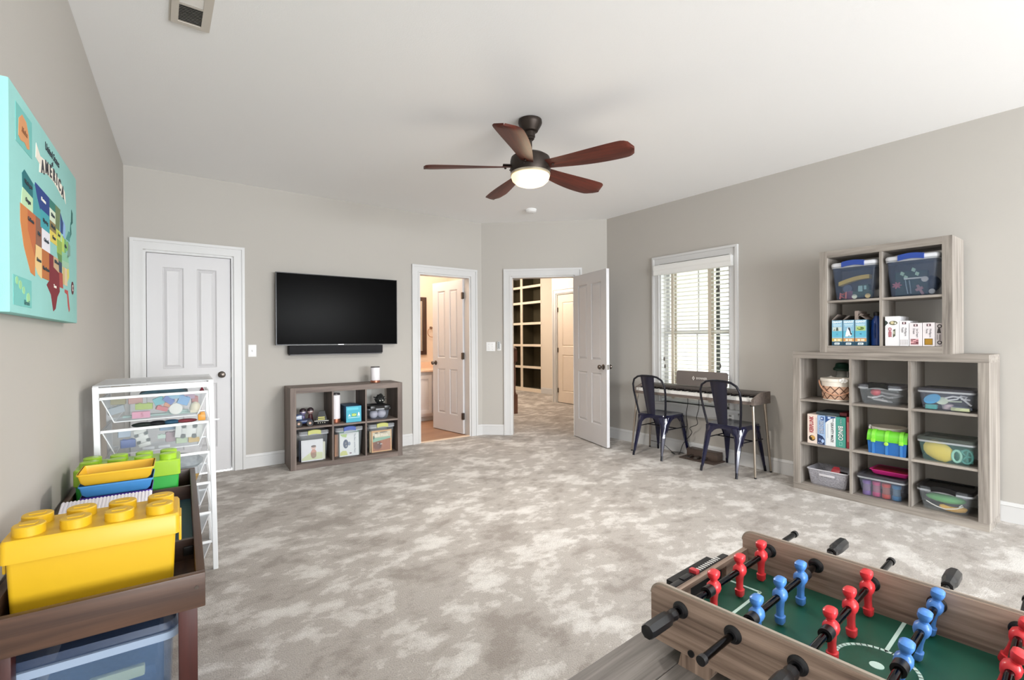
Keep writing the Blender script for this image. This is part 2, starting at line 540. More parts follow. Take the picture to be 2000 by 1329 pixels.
def door(name, W, Hd, loc, rotz, rows, cols=2, mat=M_DOOR, knob_x=None, hinge_x=None, t=.036, knob_z=.915, knobs=(-1, 1), stile=.115, hinge_side=-1):
    """leaf from x=0..W, faces +-y, bottom at z=.012"""
    d = sgroup(name, loc, rotz)
    fr = MB()
    z0 = .012
    zs = []
    mid = .10
    pw = (W - 2 * stile - (cols - 1) * mid) / cols
    xs = [(stile + i * (pw + mid), stile + i * (pw + mid) + pw) for i in range(cols)]
    fr.box(0, stile, -t / 2, t / 2, z0, Hd); fr.box(W - stile, W, -t / 2, t / 2, z0, Hd)
    for i in range(cols - 1):
        fr.box(xs[i][1], xs[i + 1][0], -t / 2, t / 2, z0, Hd)
    cuts = [z0] + [v for a, b in rows for v in (a, b)] + [Hd]
    for a, b in zip(cuts[::2], cuts[1::2]):
        for xa, xb in xs:
            fr.box(xa, xb, -t / 2, t / 2, a, b)
    # sticking: a small slope round every panel
    for xa, xb in xs:
        for a, b in rows:
            for sgn in (-1, 1):
                o = lambda i, y: [(xa + i, y, a + i), (xb - i, y, a + i), (xb - i, y, b - i), (xa + i, y, b - i)]
                fr.loft([o(0, sgn * t / 2), o(.008, sgn * (t / 2 - .006)), o(.010, sgn * .004)], False, False)
    fr.build('door_frame', mat, d, smooth=False)
    cache = {}
    for xa, xb in xs:
        for a, b in rows:
            k = (round(b - a, 4))
            if k not in cache:
                cache[k] = panel_mesh(xb - xa, b - a, t, mat)
            link('panel', cache[k], d, (xa, 0, a))
    if knob_x is not None:
        for sgn in knobs:
            kb = MB()
            prof = [(.031, 0), (.031, .004), (.024, .009), (.011, .012), (.010, .030), (.018, .036), (.026, .046), (.027, .056), (.021, .066), (.008, .070)]
            kb.lathe(prof, n=20).xf(Matrix.Translation((knob_x, sgn * t / 2, knob_z)) @ Matrix.Rotation(sgn * -PI / 2, 4, 'X'))
            kb.build('door_knob', M_NICKEL, d, label='dark nickel round door knob')
        ex = W if knob_x > W / 2 else 0
        MB().box(ex - .0015, ex + .0015, -.012, .012, knob_z - .028, knob_z + .028).build('latch_plate', M_CHROME, d)
    if hinge_x is not None:
        for hz in (.24, 1.02, 1.80):
            hb = MB()
            hb.cyl((hinge_x, hinge_side * t / 2, hz - .045), (hinge_x, hinge_side * t / 2, hz + .045), .008, n=10)
            hb.box(hinge_x - .012, hinge_x + .012, hinge_side * t / 2 - .0155, hinge_side * t / 2 + .0155, hz - .043, hz + .043)
            hb.build('hinge', M_NICKEL, d)
    return d

ROWS4 = [(.24, .84), (.985, 1.895)]
door('door_1', D1[1] - D1[0] - .04, 2.012, (C0.x + D1[0] + .02, YB + .045, 0), 0, ROWS4, knob_x=.637 - .075, stile=.112, knobs=(-1,))
# bathroom door, swung into the bathroom
door('door_2', .67, 2.012, (3.195, 5.385, 0), math.radians(97.5), ROWS4, knob_x=.60, hinge_x=.0, hinge_side=1)
# hall door, swung into this room
_h = C1 + (C2 - C1).normalized() * 1.18
_e = Vector((4.045, 3.726)) - Vector((4.255, 4.47))
door('door_3', .775, 2.022, (4.273, 4.447, 0), math.atan2(_e.y, _e.x), ROWS4, knob_x=.775 - .068, hinge_x=.0, hinge_side=1)
# far hall door
door('door_4', .97, 2.09, (6.29, 7.01, 0), -PI / 2, [(.22, .93), (1.09, 1.94)], cols=1, mat=P('hall_door_paint', '#e9dccd', rough=.45), knob_x=.90, hinge_x=.012, hinge_side=-1, stile=.13)

# ------------------------------------------------------------------ window in the right wall
loc, rot, _ = frame_of(C2, CR)
win = sgroup('window_1', loc, rot)
s0, s1, z0, z1 = W1
mb = MB()
for a, b, y in ((.006, .068, .016), (.066, .09, .028), (.004, .016, .02)):
    mb.box(s0 - b, s0 - a, -y, 0, z0, z1 + b); mb.box(s1 + a, s1 + b, -y, 0, z0, z1 + b)
    mb.box(s0 - a, s1 + a, -y, 0, z1 + a, z1 + b)
mb.build('window_casing', M_TRIM, win, smooth=False)
MB().box(s0, s0 + .012, 0, .14, z0, z1).box(s1 - .012, s1, 0, .14, z0, z1).box(s0, s1, 0, .14, z1 - .012, z1).build('jamb_lining', M_TRIM, win)
MB().box(s0 - .115, s1 + .115, -.045, .14, z0 - .028, z0, bev=.006).build('window_sill', M_TRIM, win)
ap = MB().box(s0 - .09, s1 + .09, -.017, 0, z0 - .12, z0 - .028).box(s0 - .09, s1 + .09, -.026, 0, z0 - .05, z0 - .028).box(s0 - .085, s1 + .085, -.022, 0, z0 - .12, z0 - .105)
ap.build('apron', M_TRIM, win, smooth=False)
MEET = 1.30
M_GLASS = CLEAR('window_glass', '#e8f2f4', alpha=.07, rough=.03)
for nm, a, b, y in (('lower_sash', z0, MEET + .02, .075), ('upper_sash', MEET - .02, z1 - .012, .105)):
    sb = MB().ringbox(s0 + .012, s1 - .012, a, b, .042, y, y + .03)
    so = sb.build(nm, M_TRIM, win)
    mid = (s0 + s1) / 2
    MB().box(s0 + .05, s1 - .05, y + .012, y + .016, a + .04, b - .04).build('window_pane', M_GLASS, so)
    mu = MB().box(mid - .008, mid + .008, y + .004, y + .026, a + .04, b - .04)
    mu.build('muntin', M_TRIM, so)
MB().box((s0 + s1) / 2 - .03, (s0 + s1) / 2 + .03, .06, .076, MEET, MEET + .02, bev=.004).build('sash_lock', M_TRIM, win)

# white slatted blind hanging in the window
bl = thing('venetian_blind', 'white horizontal-slat blind with beige tapes hanging in the window', 'blind', loc, rot)
M_BLIND = P('blind_white', '#eeeeec', rough=.5, var=.015)
M_TAPE = P('beige_tape', '#cfc6b6', rough=.9, var=.05, bump=.2, bscale=300)
val = MB()
val.loft([[(x, y, z) for y, z in ((-.052, 1.94), (-.058, 1.945), (-.058, 1.985), (-.064, 2.0), (-.064, 2.035), (-.056, 2.05), (-.040, 2.055), (-.040, 1.94))] for x in (s0 - .045, s1 + .045)])
val.box(s0 - .045, s0 - .038, -.045, .0, 1.945, 2.05).box(s1 + .038, s1 + .045, -.045, .0, 1.945, 2.05)
val.build('valance', M_BLIND, bl, smooth=False)
MB().box(s0 + .02, s1 - .02, -.036, .03, 2.0, 2.045).build('head_rail', M_BLIND, bl)
nsl = 32
zb, zt = z0 + .045, 1.955
sl = MB()
ys = [(-.025 + .05 * k / 4, .003 * (1 - ((k - 2) / 2) ** 2)) for k in range(5)]
sl.loft([[(x, y, c) for y, c in ys] + [(x, y, c - .0028) for y, c in ys[::-1]] for x in (s0 + .02, s1 - .02)])
slat_me = sl.mesh('slat', M_BLIND)
for i in range(nsl):
    so = link('slat', slat_me, bl, (0, .022, zb + .03 + (zt - zb - .03) * i / (nsl - 1)))
    so.rotation_euler = (math.radians(-9), 0, 0)
MB().box(s0 + .02, s1 - .02, .0, .046, zb - .008, zb + .012, bev=.004).build('bottom_rail', M_BLIND, bl)
for tx in (s0 + .165, s1 - .215):
    for y in (-.006, .05):
        MB().box(tx - .017, tx + .017, y, y + .0012, zb, 2.0).build('ladder_tape', M_TAPE, bl, label='beige cloth ladder tape')
M_CORD = P('blind_cord', '#b8b2a6', rough=.8)
for cx, zend in ((s1 - .10, 1.75), (s1 - .085, .98), (s0 + .075, 1.03), (s0 + .085, .95)):
    c_ = MB().tube([(cx, -.030, 2.0), (cx, -.032, 1.5 if zend < 1.5 else 1.9), (cx, -.032, zend)], .0012, 5)
    co = c_.build('pull_cord', M_CORD, bl)
    MB().lathe([(.003, 0), (.008, -.012), (.009, -.035), (.005, -.045)], (cx, -.032, zend), 10).build('cord_tassel', P('tassel', '#55504a', rough=.6), co)

# the two windows behind the camera and the side one: frames in their openings
def plain_window(name, A, B, op):
    l_, r_, _ = frame_of(A, B)
    g = sgroup(name, l_, r_)
    a, b, c, d = op
    f = MB()
    for q, p, y in ((0, .07, .016), (.068, .09, .028)):
        f.box(a - p, a - q, -y, 0, c - p, d + p).box(b + q, b + p, -y, 0, c - p, d + p).box(a - q, b + q, -y, 0, d + q, d + p).box(a - q, b + q, -y, 0, c - p, c - q)
    f.build('window_casing', M_TRIM, g)
    s = MB().ringbox(a, b, c, d, .05, .06, .1)
    s.box(a, b, .06, .1, (c + d) / 2 - .025, (c + d) / 2 + .025)
    s.build('sash', M_TRIM, g)
plain_window('window_2', CR, CL, W2)
plain_window('window_3', CR, CL, W3)

# ------------------------------------------------------------------ outdoors seen through the blind
nh = thing('neighbour_house', 'bright white neighbouring house seen through the blind slats', 'house', (11.5, 7.0, -3.2), -PI / 2)
M_SIDE = P('white_siding', '#f1efe6', rough=.7)
hw = MB()
for i in range(40):
    hw.hexa([(-6, 0, i * .2), (6, 0, i * .2), (6, .3, i * .2), (-6, .3, i * .2)], [(-6, .03, i * .2 + .2), (6, .03, i * .2 + .2), (6, .3, i * .2 + .2), (-6, .3, i * .2 + .2)])
hw.build('siding', M_SIDE, nh)
M_PANE = P('house_pane', '#b3bbbf', rough=.2)
for hx in (-2.6, -.3, 2.2):
    f = MB().ringbox(hx, hx + 1.0, 3.4, 5.3, .1, -.06, .02)
    f.box(hx + .1, hx + .9, -.04, .0, 4.3, 4.38).box(hx + .48, hx + .54, -.04, 0, 3.5, 5.2)
    fo = f.build('house_window', M_TRIM, nh)
    MB().box(hx + .08, hx + .92, -.02, .0, 3.48, 5.22).build('window_pane', M_PANE, fo)
    for sx in (-.55, 1.1):
        sh = MB().ringbox(hx + sx, hx + sx + .45, 3.4, 5.3, .06, -.06, 0)
        for k in range(22):
            sh.box(hx + sx + .05, hx + sx + .40, -.045, -.015, 3.48 + k * .08, 3.52 + k * .08)
        sh.build('shutter', P('pale_shutter', '#cbc8b4', rough=.6), nh)
struct(MB().box(4.8, 30, -8, 25, -3.4, -3.2).build('ground', P('lawn', '#c3c9b0', rough=.95, var=.2)))

# ------------------------------------------------------------------ switches, remote, smoke alarm, vent
def switch_plate(label, loc, rotz, w, h, gangs):
    t = thing('light_switch', label, 'light switch', loc, rotz)
    MB().box(-w / 2, w / 2, -.006, 0, -h / 2, h / 2, bev=.003).build('plate', M_WHITEPL, t)
    for g in range(gangs):
        gx = (g - (gangs - 1) / 2) * .046
        MB().hexa([(gx - .005, -.006, -.011), (gx + .005, -.006, -.011), (gx + .005, -.006, .011), (gx - .005, -.006, .011)],
                  [(gx - .004, -.017, .002), (gx + .004, -.017, .002), (gx + .004, -.015, .009), (gx - .004, -.015, .009)]).build('toggle', M_WHITEPL, t)
        for z in (-.034, .034):
            MB().cyl((gx, -.0055, z), (gx, -.0072, z), .003, n=8).build('screw', M_CHROME, t)
    return t
switch_plate('white single light switch beside the closed white door', (.744, YB, 1.135), 0, .072, .117, 1)
_ang = frame_of(C1, C2)[1]
def on_angled(s, y, z):
    p = C1 + (C2 - C1).normalized() * s
    n = Vector((-math.sin(_ang), math.cos(_ang)))
    return (p.x + n.x * y, p.y + n.y * y, z)
switch_plate('white double light switch on the angled wall between the doorways', on_angled(.117, 0, 1.14), _ang, .116, .118, 2)
rm = thing('wall_remote', 'small grey remote control in its wall holder beside the hall doorway', 'remote control', on_angled(.224, 0, 1.148), _ang)
MB().box(-.027, .027, -.010, 0, -.058, .03, bev=.004).build('holder', M_WHITEPL, rm)
MB().box(-.021, .021, -.022, -.010, -.045, .058, bev=.005).build('body', P('remote_grey', '#b9bcbd', rough=.5), rm)
for k in range(4):
    MB().cyl((0 if k else 0, -.0215, .04 - k * .02), (0, -.0245, .04 - k * .02), .007, n=10).build('button', P('remote_button', '#6c7073', rough=.5), rm)

sd = thing('smoke_detector', 'round white smoke detector on the ceiling beyond the fan', 'smoke detector', (3.50, 4.365, H))
MB().lathe([(.066, 0), (.067, -.012), (.062, -.016)], n=32).build('base', M_WHITEPL, sd)
MB().lathe([(.060, -.014), (.060, -.028), (.050, -.036), (.02, -.038)], n=32).build('cover', M_WHITEPL, sd)
MB().cyl((.03, 0, -.035), (.03, 0, -.040), .005, n=8).build('indicator_light', P('alarm_led', '#a8a8a8'), sd)

vt = thing('ceiling_vent', 'beige louvred air vent in the ceiling near the left wall', 'air vent', (.132, 2.585, H))
M_VENT = P('vent_enamel', '#cbc4ba', rough=.5, var=.02)
vf = MB()
for z, a in ((-.010, 0), (-.004, .008)):
    vf.box(-.073 - a, -.045, -.172 - a, .172 + a, z, 0).box(.045, .073 + a, -.172 - a, .172 + a, z, 0).box(-.045, .045, -.172 - a, -.145, z, 0).box(-.045, .045, .145, .172 + a, z, 0)
vf.box(-.045, .045, -.006, .006, -.009, 0)
vf.build('vent_frame', M_VENT, vt)
MB().box(-.045, .045, -.145, .145, -.0015, -.0005).build('duct', P('duct_dark', '#2b2928', rough=.9), vt)
lv = MB().hexa([(-.045, 0, -.009), (.045, 0, -.009), (.045, .0012, -.009), (-.045, .0012, -.009)], [(-.045, .010, -.002), (.045, .010, -.002), (.045, .0112, -.002), (-.045, .0112, -.002)]).mesh('louvre', P('vent_louvre', '#e4e0da', rough=.5))
for k in range(11):
    link('louvre', lv, vt, (0, .010 + k * .0122, 0))
    o = link('louvre', lv, vt, (0, -.010 - k * .0122, 0)); o.scale = (1, -1, 1)

# ------------------------------------------------------------------ ceiling fan
fan = thing('ceiling_fan', 'bronze ceiling fan with five dark red-brown wooden blades and lit globe', 'ceiling fan', (2.07, 2.585, H))
M_BRONZE = P('oil_rubbed_bronze', '#3a322d', rough=.45, metal=.7, var=.15, scale=40)
M_BLADE = WOOD('fan_blade_wood', '#38140d', '#68291a', 'x', rough=.5, k=1.2)
MB().lathe([(.050, 0), (.080, -.004), (.082, -.022), (.078, -.034), (.060, -.066), (.052, -.080), (.030, -.086)], n=36).build('canopy', M_BRONZE, fan)
MB().lathe([(.034, -.080), (.034, -.118), (.028, -.124), (.028, -.132), (.020, -.140)], n=28).build('collar', M_BRONZE, fan)
MB().cyl((0, 0, -.13), (0, 0, -.25), .0125, n=16).build('downrod', M_BRONZE, fan)
MB().lathe([(.02, -.228), (.060, -.232), (.105, -.244), (.132, -.262), (.138, -.285), (.139, -.345), (.134, -.368), (.120, -.374)], n=40).build('motor_housing', M_BRONZE, fan)
MB().lathe([(.134, -.366), (.137, -.372), (.137, -.380), (.130, -.384)], n=40).build('globe_rim', P('globe_rim', '#c9c0ab', rough=.35, metal=.6), fan)
globe = MB().lathe([(.129, -.378), (.132, -.392), (.124, -.416), (.100, -.438), (.062, -.452), (.02, -.456)], n=40)
globe.build('light_globe', P('lit_opal_glass', '#fff3da', rough=.3, var=.01, emit='#ffe3b0', estr=.8), fan, label='glowing opal glass light globe')
# the lamp in the globe: mostly downward light, and a faint warm glow back onto the blades
bulb = bpy.data.lights.new('fan_bulb', 'SPOT'); bulb.energy = 115; bulb.color = (1, .95, .89); bulb.shadow_soft_size = .13
bulb.spot_size = math.radians(168); bulb.spot_blend = .6
bo = bpy.data.objects.new('fan_bulb', bulb); COL.objects.link(bo); bo.parent = fan; bo.location = (0, 0, -.47)
glow = bpy.data.lights.new('fan_glow', 'POINT'); glow.energy = 2.2; glow.color = (1, .80, .55); glow.shadow_soft_size = .08
go_ = bpy.data.objects.new('fan_glow', glow); COL.objects.link(go_); go_.parent = fan; go_.location = (0, 0, -.50)

def blade_mesh():
    mb = MB()
    st = []
    N = 30
    L0, L1 = .105, .725
    for i in range(N + 1):
        t = i / N
        x = L0 + (L1 - L0) * t
        hw = .046 + .046 * math.sin(min(1, t * 1.15) * PI / 2) ** 1.3      # widens outwards
        if t > .86:
            q = (t - .86) / .14
            hw *= math.sqrt(max(.0, 1 - q ** 2.6)) * .97 + .03
        c = .012 * math.sin(t * PI)                                        # slight sweep
        tw = math.radians(-17 + 5 * t)
        zc = -.325 - .022 * t
        ring = []
        for k, (u, h) in enumerate(((-1, 0), (-.6, .0035), (0, .0065), (.6, .0035), (1, 0), (.6, -.0035), (0, -.0025), (-.6, -.0035))):
            yy = c + u * hw
            zz = h + .016 * (u * u - .3) * t
            ring.append((x, yy * math.cos(tw) - zz * math.sin(tw), zc + yy * math.sin(tw) + zz * math.cos(tw)))
        st.append(ring)
    mb.loft(st)
    return mb.mesh('blade', M_BLADE, angle=50)
bme = blade_mesh()
screw_me = MB().lathe([(.0085, 0), (.0085, -.003), (.005, -.006)], n=12).mesh('bolt', M_BRONZE)
for k in range(5):
    b_ = link('blade', bme, fan, (0, 0, 0), math.radians(4 + 72 * k))
    arm = MB().box(.10, .19, -.028, .028, -.322, -.314, bev=.003).box(.09, .12, -.02, .02, -.33, -.29)
    arm.build('blade_bracket', M_BRONZE, b_)
    for bx, by in ((.135, -.018), (.135, .022), (.172, .0)):
        link('bolt', screw_me, b_, (bx, by, -.334 - .29 * by * -1))

# ------------------------------------------------------------------ television and sound bar
tv = thing('television', 'large black flat television hung on the back wall', 'television', (1.568, YB - .002, 1.549))
MB().box(-.622, .622, -.082, -.076, -.358, .358, bev=.002).build('screen', P('tv_screen', '#020203', rough=.4, var=.02, spec=.08), tv)
MB().ringbox(-.628, .628, -.362, .362, .007, -.084, -.05).build('bezel', P('tv_bezel', '#2a2a2c', rough=.3, metal=.5), tv)
MB().box(-.60, .60, -.076, -.045, -.35, .35, bev=.01).box(-.40, .40, -.05, -.03, -.30, .1, bev=.01).build('back_shell', M_BLACKPL, tv)
MB().box(-.22, .22, -.032, 0, -.20, .20).build('wall_bracket', M_BLACKPL, tv)
MB().box(-.03, .03, -.0855, -.0838, -.3605, -.3575).build('maker_badge', P('tv_badge', '#c9c9cc', rough=.2, metal=.8), tv)
sbar = thing('sound_bar', 'long black sound bar mounted under the television', 'speaker', (1.54, YB, 1.133))
MB().box(-.482, .482, -.098, -.008, -.038, .047, bev=.006).build('grille', P('speaker_cloth', '#0c0c12', rough=.8, bump=.2, bscale=600), sbar)
MB().box(-.474, .474, -.096, -.012, -.050, -.040, bev=.003).build('base_strip', P('soundbar_base', '#5f5d62', rough=.35), sbar)
for sx in (-.17, .17):
    MB().box(sx - .03, sx + .03, -.03, 0, -.03, .03).build('wall_bracket', M_BLACKPL, sbar)

# ------------------------------------------------------------------ cube shelves
G_D, G_L = '#706963', '#ada59c'
def gw(ax): return WOOD('grey_oak', G_D, G_L, ax, rough=.6)
B_D, B_L = '#564a45', '#85776f'
def bw(ax): return WOOD('brown_oak', B_D, B_L, ax, rough=.6)

def cube_shelf(name, label, loc, rotz, W, Hh, D, fw, xdiv, zsh, wood, dt=.016, over_top=False):
    """xdiv: list of left edges of uprights, zsh: list of undersides of shelves"""
    r = thing(name, label, 'shelf', loc, rotz)
    if over_top:
        MB().box(0, W, 0, D, Hh - fw, Hh).build('top_board', wood('x'), r)
        MB().box(0, W, 0, D, 0, fw).build('bottom_board', wood('x'), r)
        za, zb_ = fw, Hh - fw
        MB().box(0, fw, 0, D, za, zb_).build('side_board', wood('z'), r)
        MB().box(W - fw, W, 0, D, za, zb_).build('side_board', wood('z'), r)
    else:
        MB().box(0, fw, 0, D, 0, Hh).build('side_board', wood('z'), r)
        MB().box(W - fw, W, 0, D, 0, Hh).build('side_board', wood('z'), r)
        MB().box(fw, W - fw, .0005, D, Hh - fw, Hh - .0005).build('top_board', wood('x'), r)
        MB().box(fw, W - fw, .0005, D, 0.0005, fw).build('bottom_board', wood('x'), r)
    for x in xdiv:
        MB().box(x, x + dt, .004, D, fw, Hh - fw).build('divider', wood('z'), r)
    edges = [fw] + [v for x in xdiv for v in (x, x + dt)] + [W - fw]
    for z in zsh:
        for a, b in zip(edges[::2], edges[1::2]):
            MB().box(a, b, .004, D, z, z + dt).build('shelf_board', wood('x'), r)
    return r

S6 = cube_shelf('cube_shelf', 'low brown wood six-cube shelf under the television', (1.007, 4.884, 0), -.0483, 1.098, .78, .352, .051, [.3775, .7045], [.385], bw)
S9 = cube_shelf('cube_shelf', 'large grey wood nine-cube shelf standing on the carpet by the right wall', (4.215, 1.82, 0), -PI / 2, 1.162, 1.12, .33, .052, [.398, .754], [.370, .721], gw, over_top=True)
S4 = cube_shelf('cube_shelf', 'small grey wood four-cube shelf stacked on top of the nine-cube shelf', (4.217, 1.62, 1.1202), -PI / 2, .789, .788, .30, .052, [.389], [.385], gw)

# ------------------------------------------------------------------ lidded bins, books, cartons
def tub_rings(w, d, h, tap, r, t, zb=0.0):
    o = [rz(rr(w * tap - .02, d * tap - .02, r * .8), zb), rz(rr(w * tap, d * tap, r), zb + .012), rz(rr(w, d, r), h)]
    i = [rz(rr(w - 2 * t, d - 2 * t, r * .9), h), rz(rr(w * tap - 2 * t, d * tap - 2 * t, r * .9), zb + .015), rz(rr(w * tap - .03, d * tap - .03, r * .7), zb + t)]
    return o + i

def lidded_bin(name, label, root, x, y, z, w, d, h, tub, lid, latch, lid_h=.022, tap=.86, latch_w=.45, rot=0.0, over=.016, side_latch=False, group=None, lid_top=None):
    """clear tub with a lid; x = centre, y = front edge of the lid, z = underside, in the shelf's frame"""
    p = at(root, x, y + (d / 2 + over / 2), z)
    t = thing(name, label, 'storage bin', p, root.rotation_euler.z + rot, group)
    MB().loft(tub_rings(w, d, h - lid_h, tap, .025, .0025)).build('tub', tub, t)
    rim = MB().loft([rz(rr(w + .004, d + .004, .026), h - lid_h - .014), rz(rr(w + over * .7, d + over * .7, .028), h - lid_h - .012), rz(rr(w + over * .7, d + over * .7, .028), h - lid_h), rz(rr(w - .004, d - .004, .024), h - lid_h)], False, False)
    rim.build('rim', T_RIM, t)
    W2_, D2_ = w + over, d + over
    ld = MB().loft([rz(rr(W2_ - .004, D2_ - .004, .03), h - lid_h), rz(rr(W2_, D2_, .032), h - lid_h * .75), rz(rr(W2_, D2_, .032), h - lid_h * .35), rz(rr(W2_ - .016, D2_ - .016, .026), h - .001), rz(rr(W2_ - .05, D2_ - .05, .02), h - .001), rz(rr(W2_ - .06, D2_ - .06, .018), h - lid_h * .45)])
    ld.build('lid', lid, t)
    if latch:
        lw = w * latch_w / 2
        f = -(D2_ / 2)
        lt = MB()
        n = 8
        rings = []
        for k in range(n + 1):
            u = -1 + 2 * k / n
            xx = u * lw
            bow = .010 * (1 - u * u)
            rings.append([(xx, f - .010, h - lid_h * .9 - .012 + bow), (xx, f + .006, h - lid_h * .9 - .012 + bow), (xx, f + .012, h + .003 + bow), (xx, f - .008, h + .001 + bow)])
        lt.loft(rings)
        lt.build('latch_handle', latch, t)
    if side_latch:
        for sx in (-1, 1):
            MB().box(sx * (w * .33) - .028, sx * (w * .33) + .028, -(D2_ / 2) - .006, -(D2_ / 2) + .004, h - lid_h - .02, h - .004, bev=.003).build('corner_clip', lid if not latch else tub, t)
    return t

T_RIM = CLEAR('bin_rim_clear', '#d7dce2', alpha=.5, rough=.15)
T_CLEAR = CLEAR('clear_plastic', '#c3ccd4', alpha=.10)
T_SMOKE = CLEAR('smoky_clear_plastic', '#8c95a8', alpha=.17)
T_BLUECL = CLEAR('bluish_clear_plastic', '#8fa6bf', alpha=.34)
L_WHITE = P('bin_lid_white', '#d9dce2', rough=.4)
L_GREY = CLEAR('bin_lid_grey', '#4f4f57', alpha=.6, rough=.22)
L_BLACK = P('bin_lid_black', '#141416', rough=.3)
L_SMOKE = CLEAR('bin_lid_smoke', '#b4b8bd', alpha=.5, rough=.2)
C_BLUE = P('latch_blue', '#27479a', rough=.4)
C_LIME = P('latch_lime', '#b3b662', rough=.4)

def col(h, rough=.5, **k): return P('c_' + h.strip('#') + ('' if rough == .5 else '_r%d' % int(rough * 100)), h, rough=rough, **k)

def carton(name, label, cat, root, x0, x1, y, z, h, d, mat, group=None, parts=None, spine=None, rot=0.0, yoff=0.0):
    """closed box standing on a shelf, front face at depth y"""
    p = at(root, (x0 + x1) / 2, y, z)
    t = thing(name, label, cat, p, root.rotation_euler.z + rot, group)
    w = x1 - x0
    MB().box(-w / 2, w / 2, 0, d, 0, h, bev=.0012, seg=1).build('box', mat, t)
    return t, w

def flat(parent, x0, x1, z0, z1, mat, y=-.0006, name='print', t=.0006):
    return MB().box(x0, x1, y, y + t, z0, z1).build(name, mat, parent, smooth=False)

def flat_poly(parent, poly, mat, y=-.0008, name='print', t=.0008):
    return MB().prism(poly, 'xz', y, y + t).build(name, mat, parent, smooth=False)

def ell(cx, cz, a, b, n=20, a0=0, a1=2 * PI):
    return [(cx + a * math.cos(a0 + (a1 - a0) * k / n), cz + b * math.sin(a0 + (a1 - a0) * k / n)) for k in range(n if abs(a1 - a0 - 2 * PI) < 1e-6 else n + 1)]

def book(label, root, x, y, z, w, h, t, cover, art, lean=0.0, group=None):
    """picture book, front cover towards -y"""
    p = at(root, x, y, z)
    b = thing('picture_book', label, 'book', p, root.rotation_euler.z, group)
    b.rotation_euler = (lean, 0, root.rotation_euler.z)
    cv = MB().box(-w / 2, w / 2, 0, .0025, 0, h).box(-w / 2, w / 2, t - .0025, t, 0, h).box(-w / 2, -w / 2 + .003, .0025, t - .0025, 0, h)
    cv.build('cover', cover, b, smooth=False)
    MB().box(-w / 2 + .003, w / 2 - .004, .0025, t - .0025, .004, h - .004).build('pages', col('#e8e2d2', .8), b, smooth=False)
    for shape, m in art:
        flat_poly(b, shape, m)
    return b

# --- six-cube shelf contents -------------------------------------------------
def stand_speaker(label, loc):
    t = thing('cylinder_speaker', label, 'speaker', loc)
    MB().lathe([(.046, 0), (.050, .004), (.050, .020), (.047, .024)], n=32).build('copper_base', P('rose_copper', '#b5765f', rough=.3, metal=.8), t)
    MB().lathe([(.047, .024), (.049, .028), (.049, .156), (.047, .160)], n=32).build('body', P('speaker_white', '#e9e6ea', rough=.6, bump=.1, bscale=500), t)
    MB().lathe([(.047, .160), (.048, .164), (.047, .170), (.035, .171)], n=32).build('top_ring', P('speaker_top', '#4a4446', rough=.4), t)
    return t
stand_speaker('white cylindrical speaker with copper base on top of the low shelf', at(S6, .862, .17, .78))
t = stand_speaker('white cylindrical speaker with copper base inside the middle cube', at(S6, .4365, .11, .401))
t.scale = (.9, .9, 1.75)

# toy vehicle with two round heads and toy boat, top left cube
tb = thing('toy_vehicle', 'dark blue toy vehicle with big round wheels in the top left cube', 'toy', at(S6, .135, .12, .4015), -.1)
MB().box(-.075, .075, -.06, .06, .028, .06, bev=.012).box(-.07, -.01, -.045, .045, .055, .115, bev=.012).build('body', col('#2c3f6b', .3), tb)
MB().box(-.07, -.02, -.05, -.044, .07, .10, bev=.002).build('window', col('#b9c6d8', .15), tb)
for wx in (-.05, .05):
    for wy in (-.062, .062):
        MB().cyl((wx, wy - .012, .03), (wx, wy + .012, .03), .03, n=20).build('wheel', M_BLACKPL, tb)
        MB().cyl((wx, wy - .0145 if wy < 0 else wy + .0145, .03), (wx, wy, .03), .012, n=12).build('hub_cap', col('#c7a48f', .3), tb)
for i, (hx, hz, lab) in enumerate(((.0, .118, 'purple-grey'), (.075, .125, 'maroon'))):
    q = thing('toy_figure', 'small %s toy figure with a round head beside the blue toy vehicle' % lab, 'toy', at(S6, .15 + hx, .235 + .02 * i, .4015), 0)
    c1 = '#6a6188' if i == 0 else '#5b2f36'
    MB().lathe([(.026, 0), (.028, .01), (.022, .06), (.018, .085)], n=16).build('body', col(c1, .4), q)
    MB().sphere((0, 0, .118), .032, 16, 1.05).build('head', col('#bd9a97' if i else '#8f87a8', .35), q)
    MB().lathe([(.033, .122), (.028, .142), (.012, .153)], n=16).build('cap', col('#33242a', .5), q)
    MB().box(-.013, .013, -.034, -.026, .112, .124, bev=.003).build('face_plate', col('#e7dede', .3), q)
bt = thing('toy_boat', 'black toy boat with yellow cabin stripes in the top left cube', 'toy', at(S6, .295, .085, .4015), -.25)
MB().hexa([(-.05, -.025, 0), (.05, -.025, 0), (.05, .025, 0), (-.05, .025, 0)], [(-.07, -.032, .035), (.072, -.032, .035), (.072, .032, .035), (-.07, .032, .035)]).build('hull', M_BLACKPL, bt)
MB().hexa([(-.055, -.028, .035), (.055, -.028, .035), (.055, .028, .035), (-.055, .028, .035)], [(-.018, -.02, .135), (.03, -.02, .135), (.03, .02, .135), (-.018, .02, .135)]).build('superstructure', col('#17191a', .4), bt)
for zz, a in ((.052, .032), (.070, .030)):
    MB().box(-a, a, -.0335 + .0035 * (zz > .06), -.025, zz, zz + .009).build('cabin_stripe', col('#d6d27a', .4), bt)
MB().box(-.066, .066, -.0335, -.03, .037, .043).build('deck_rail', col('#d9d9d0', .4), bt)
for k in range(4):
    MB().box(-.03 + k * .02 - .004, -.03 + k * .02 + .004, -.033, -.028, .018, .026).build('porthole', col('#c9c9b8', .4), bt)

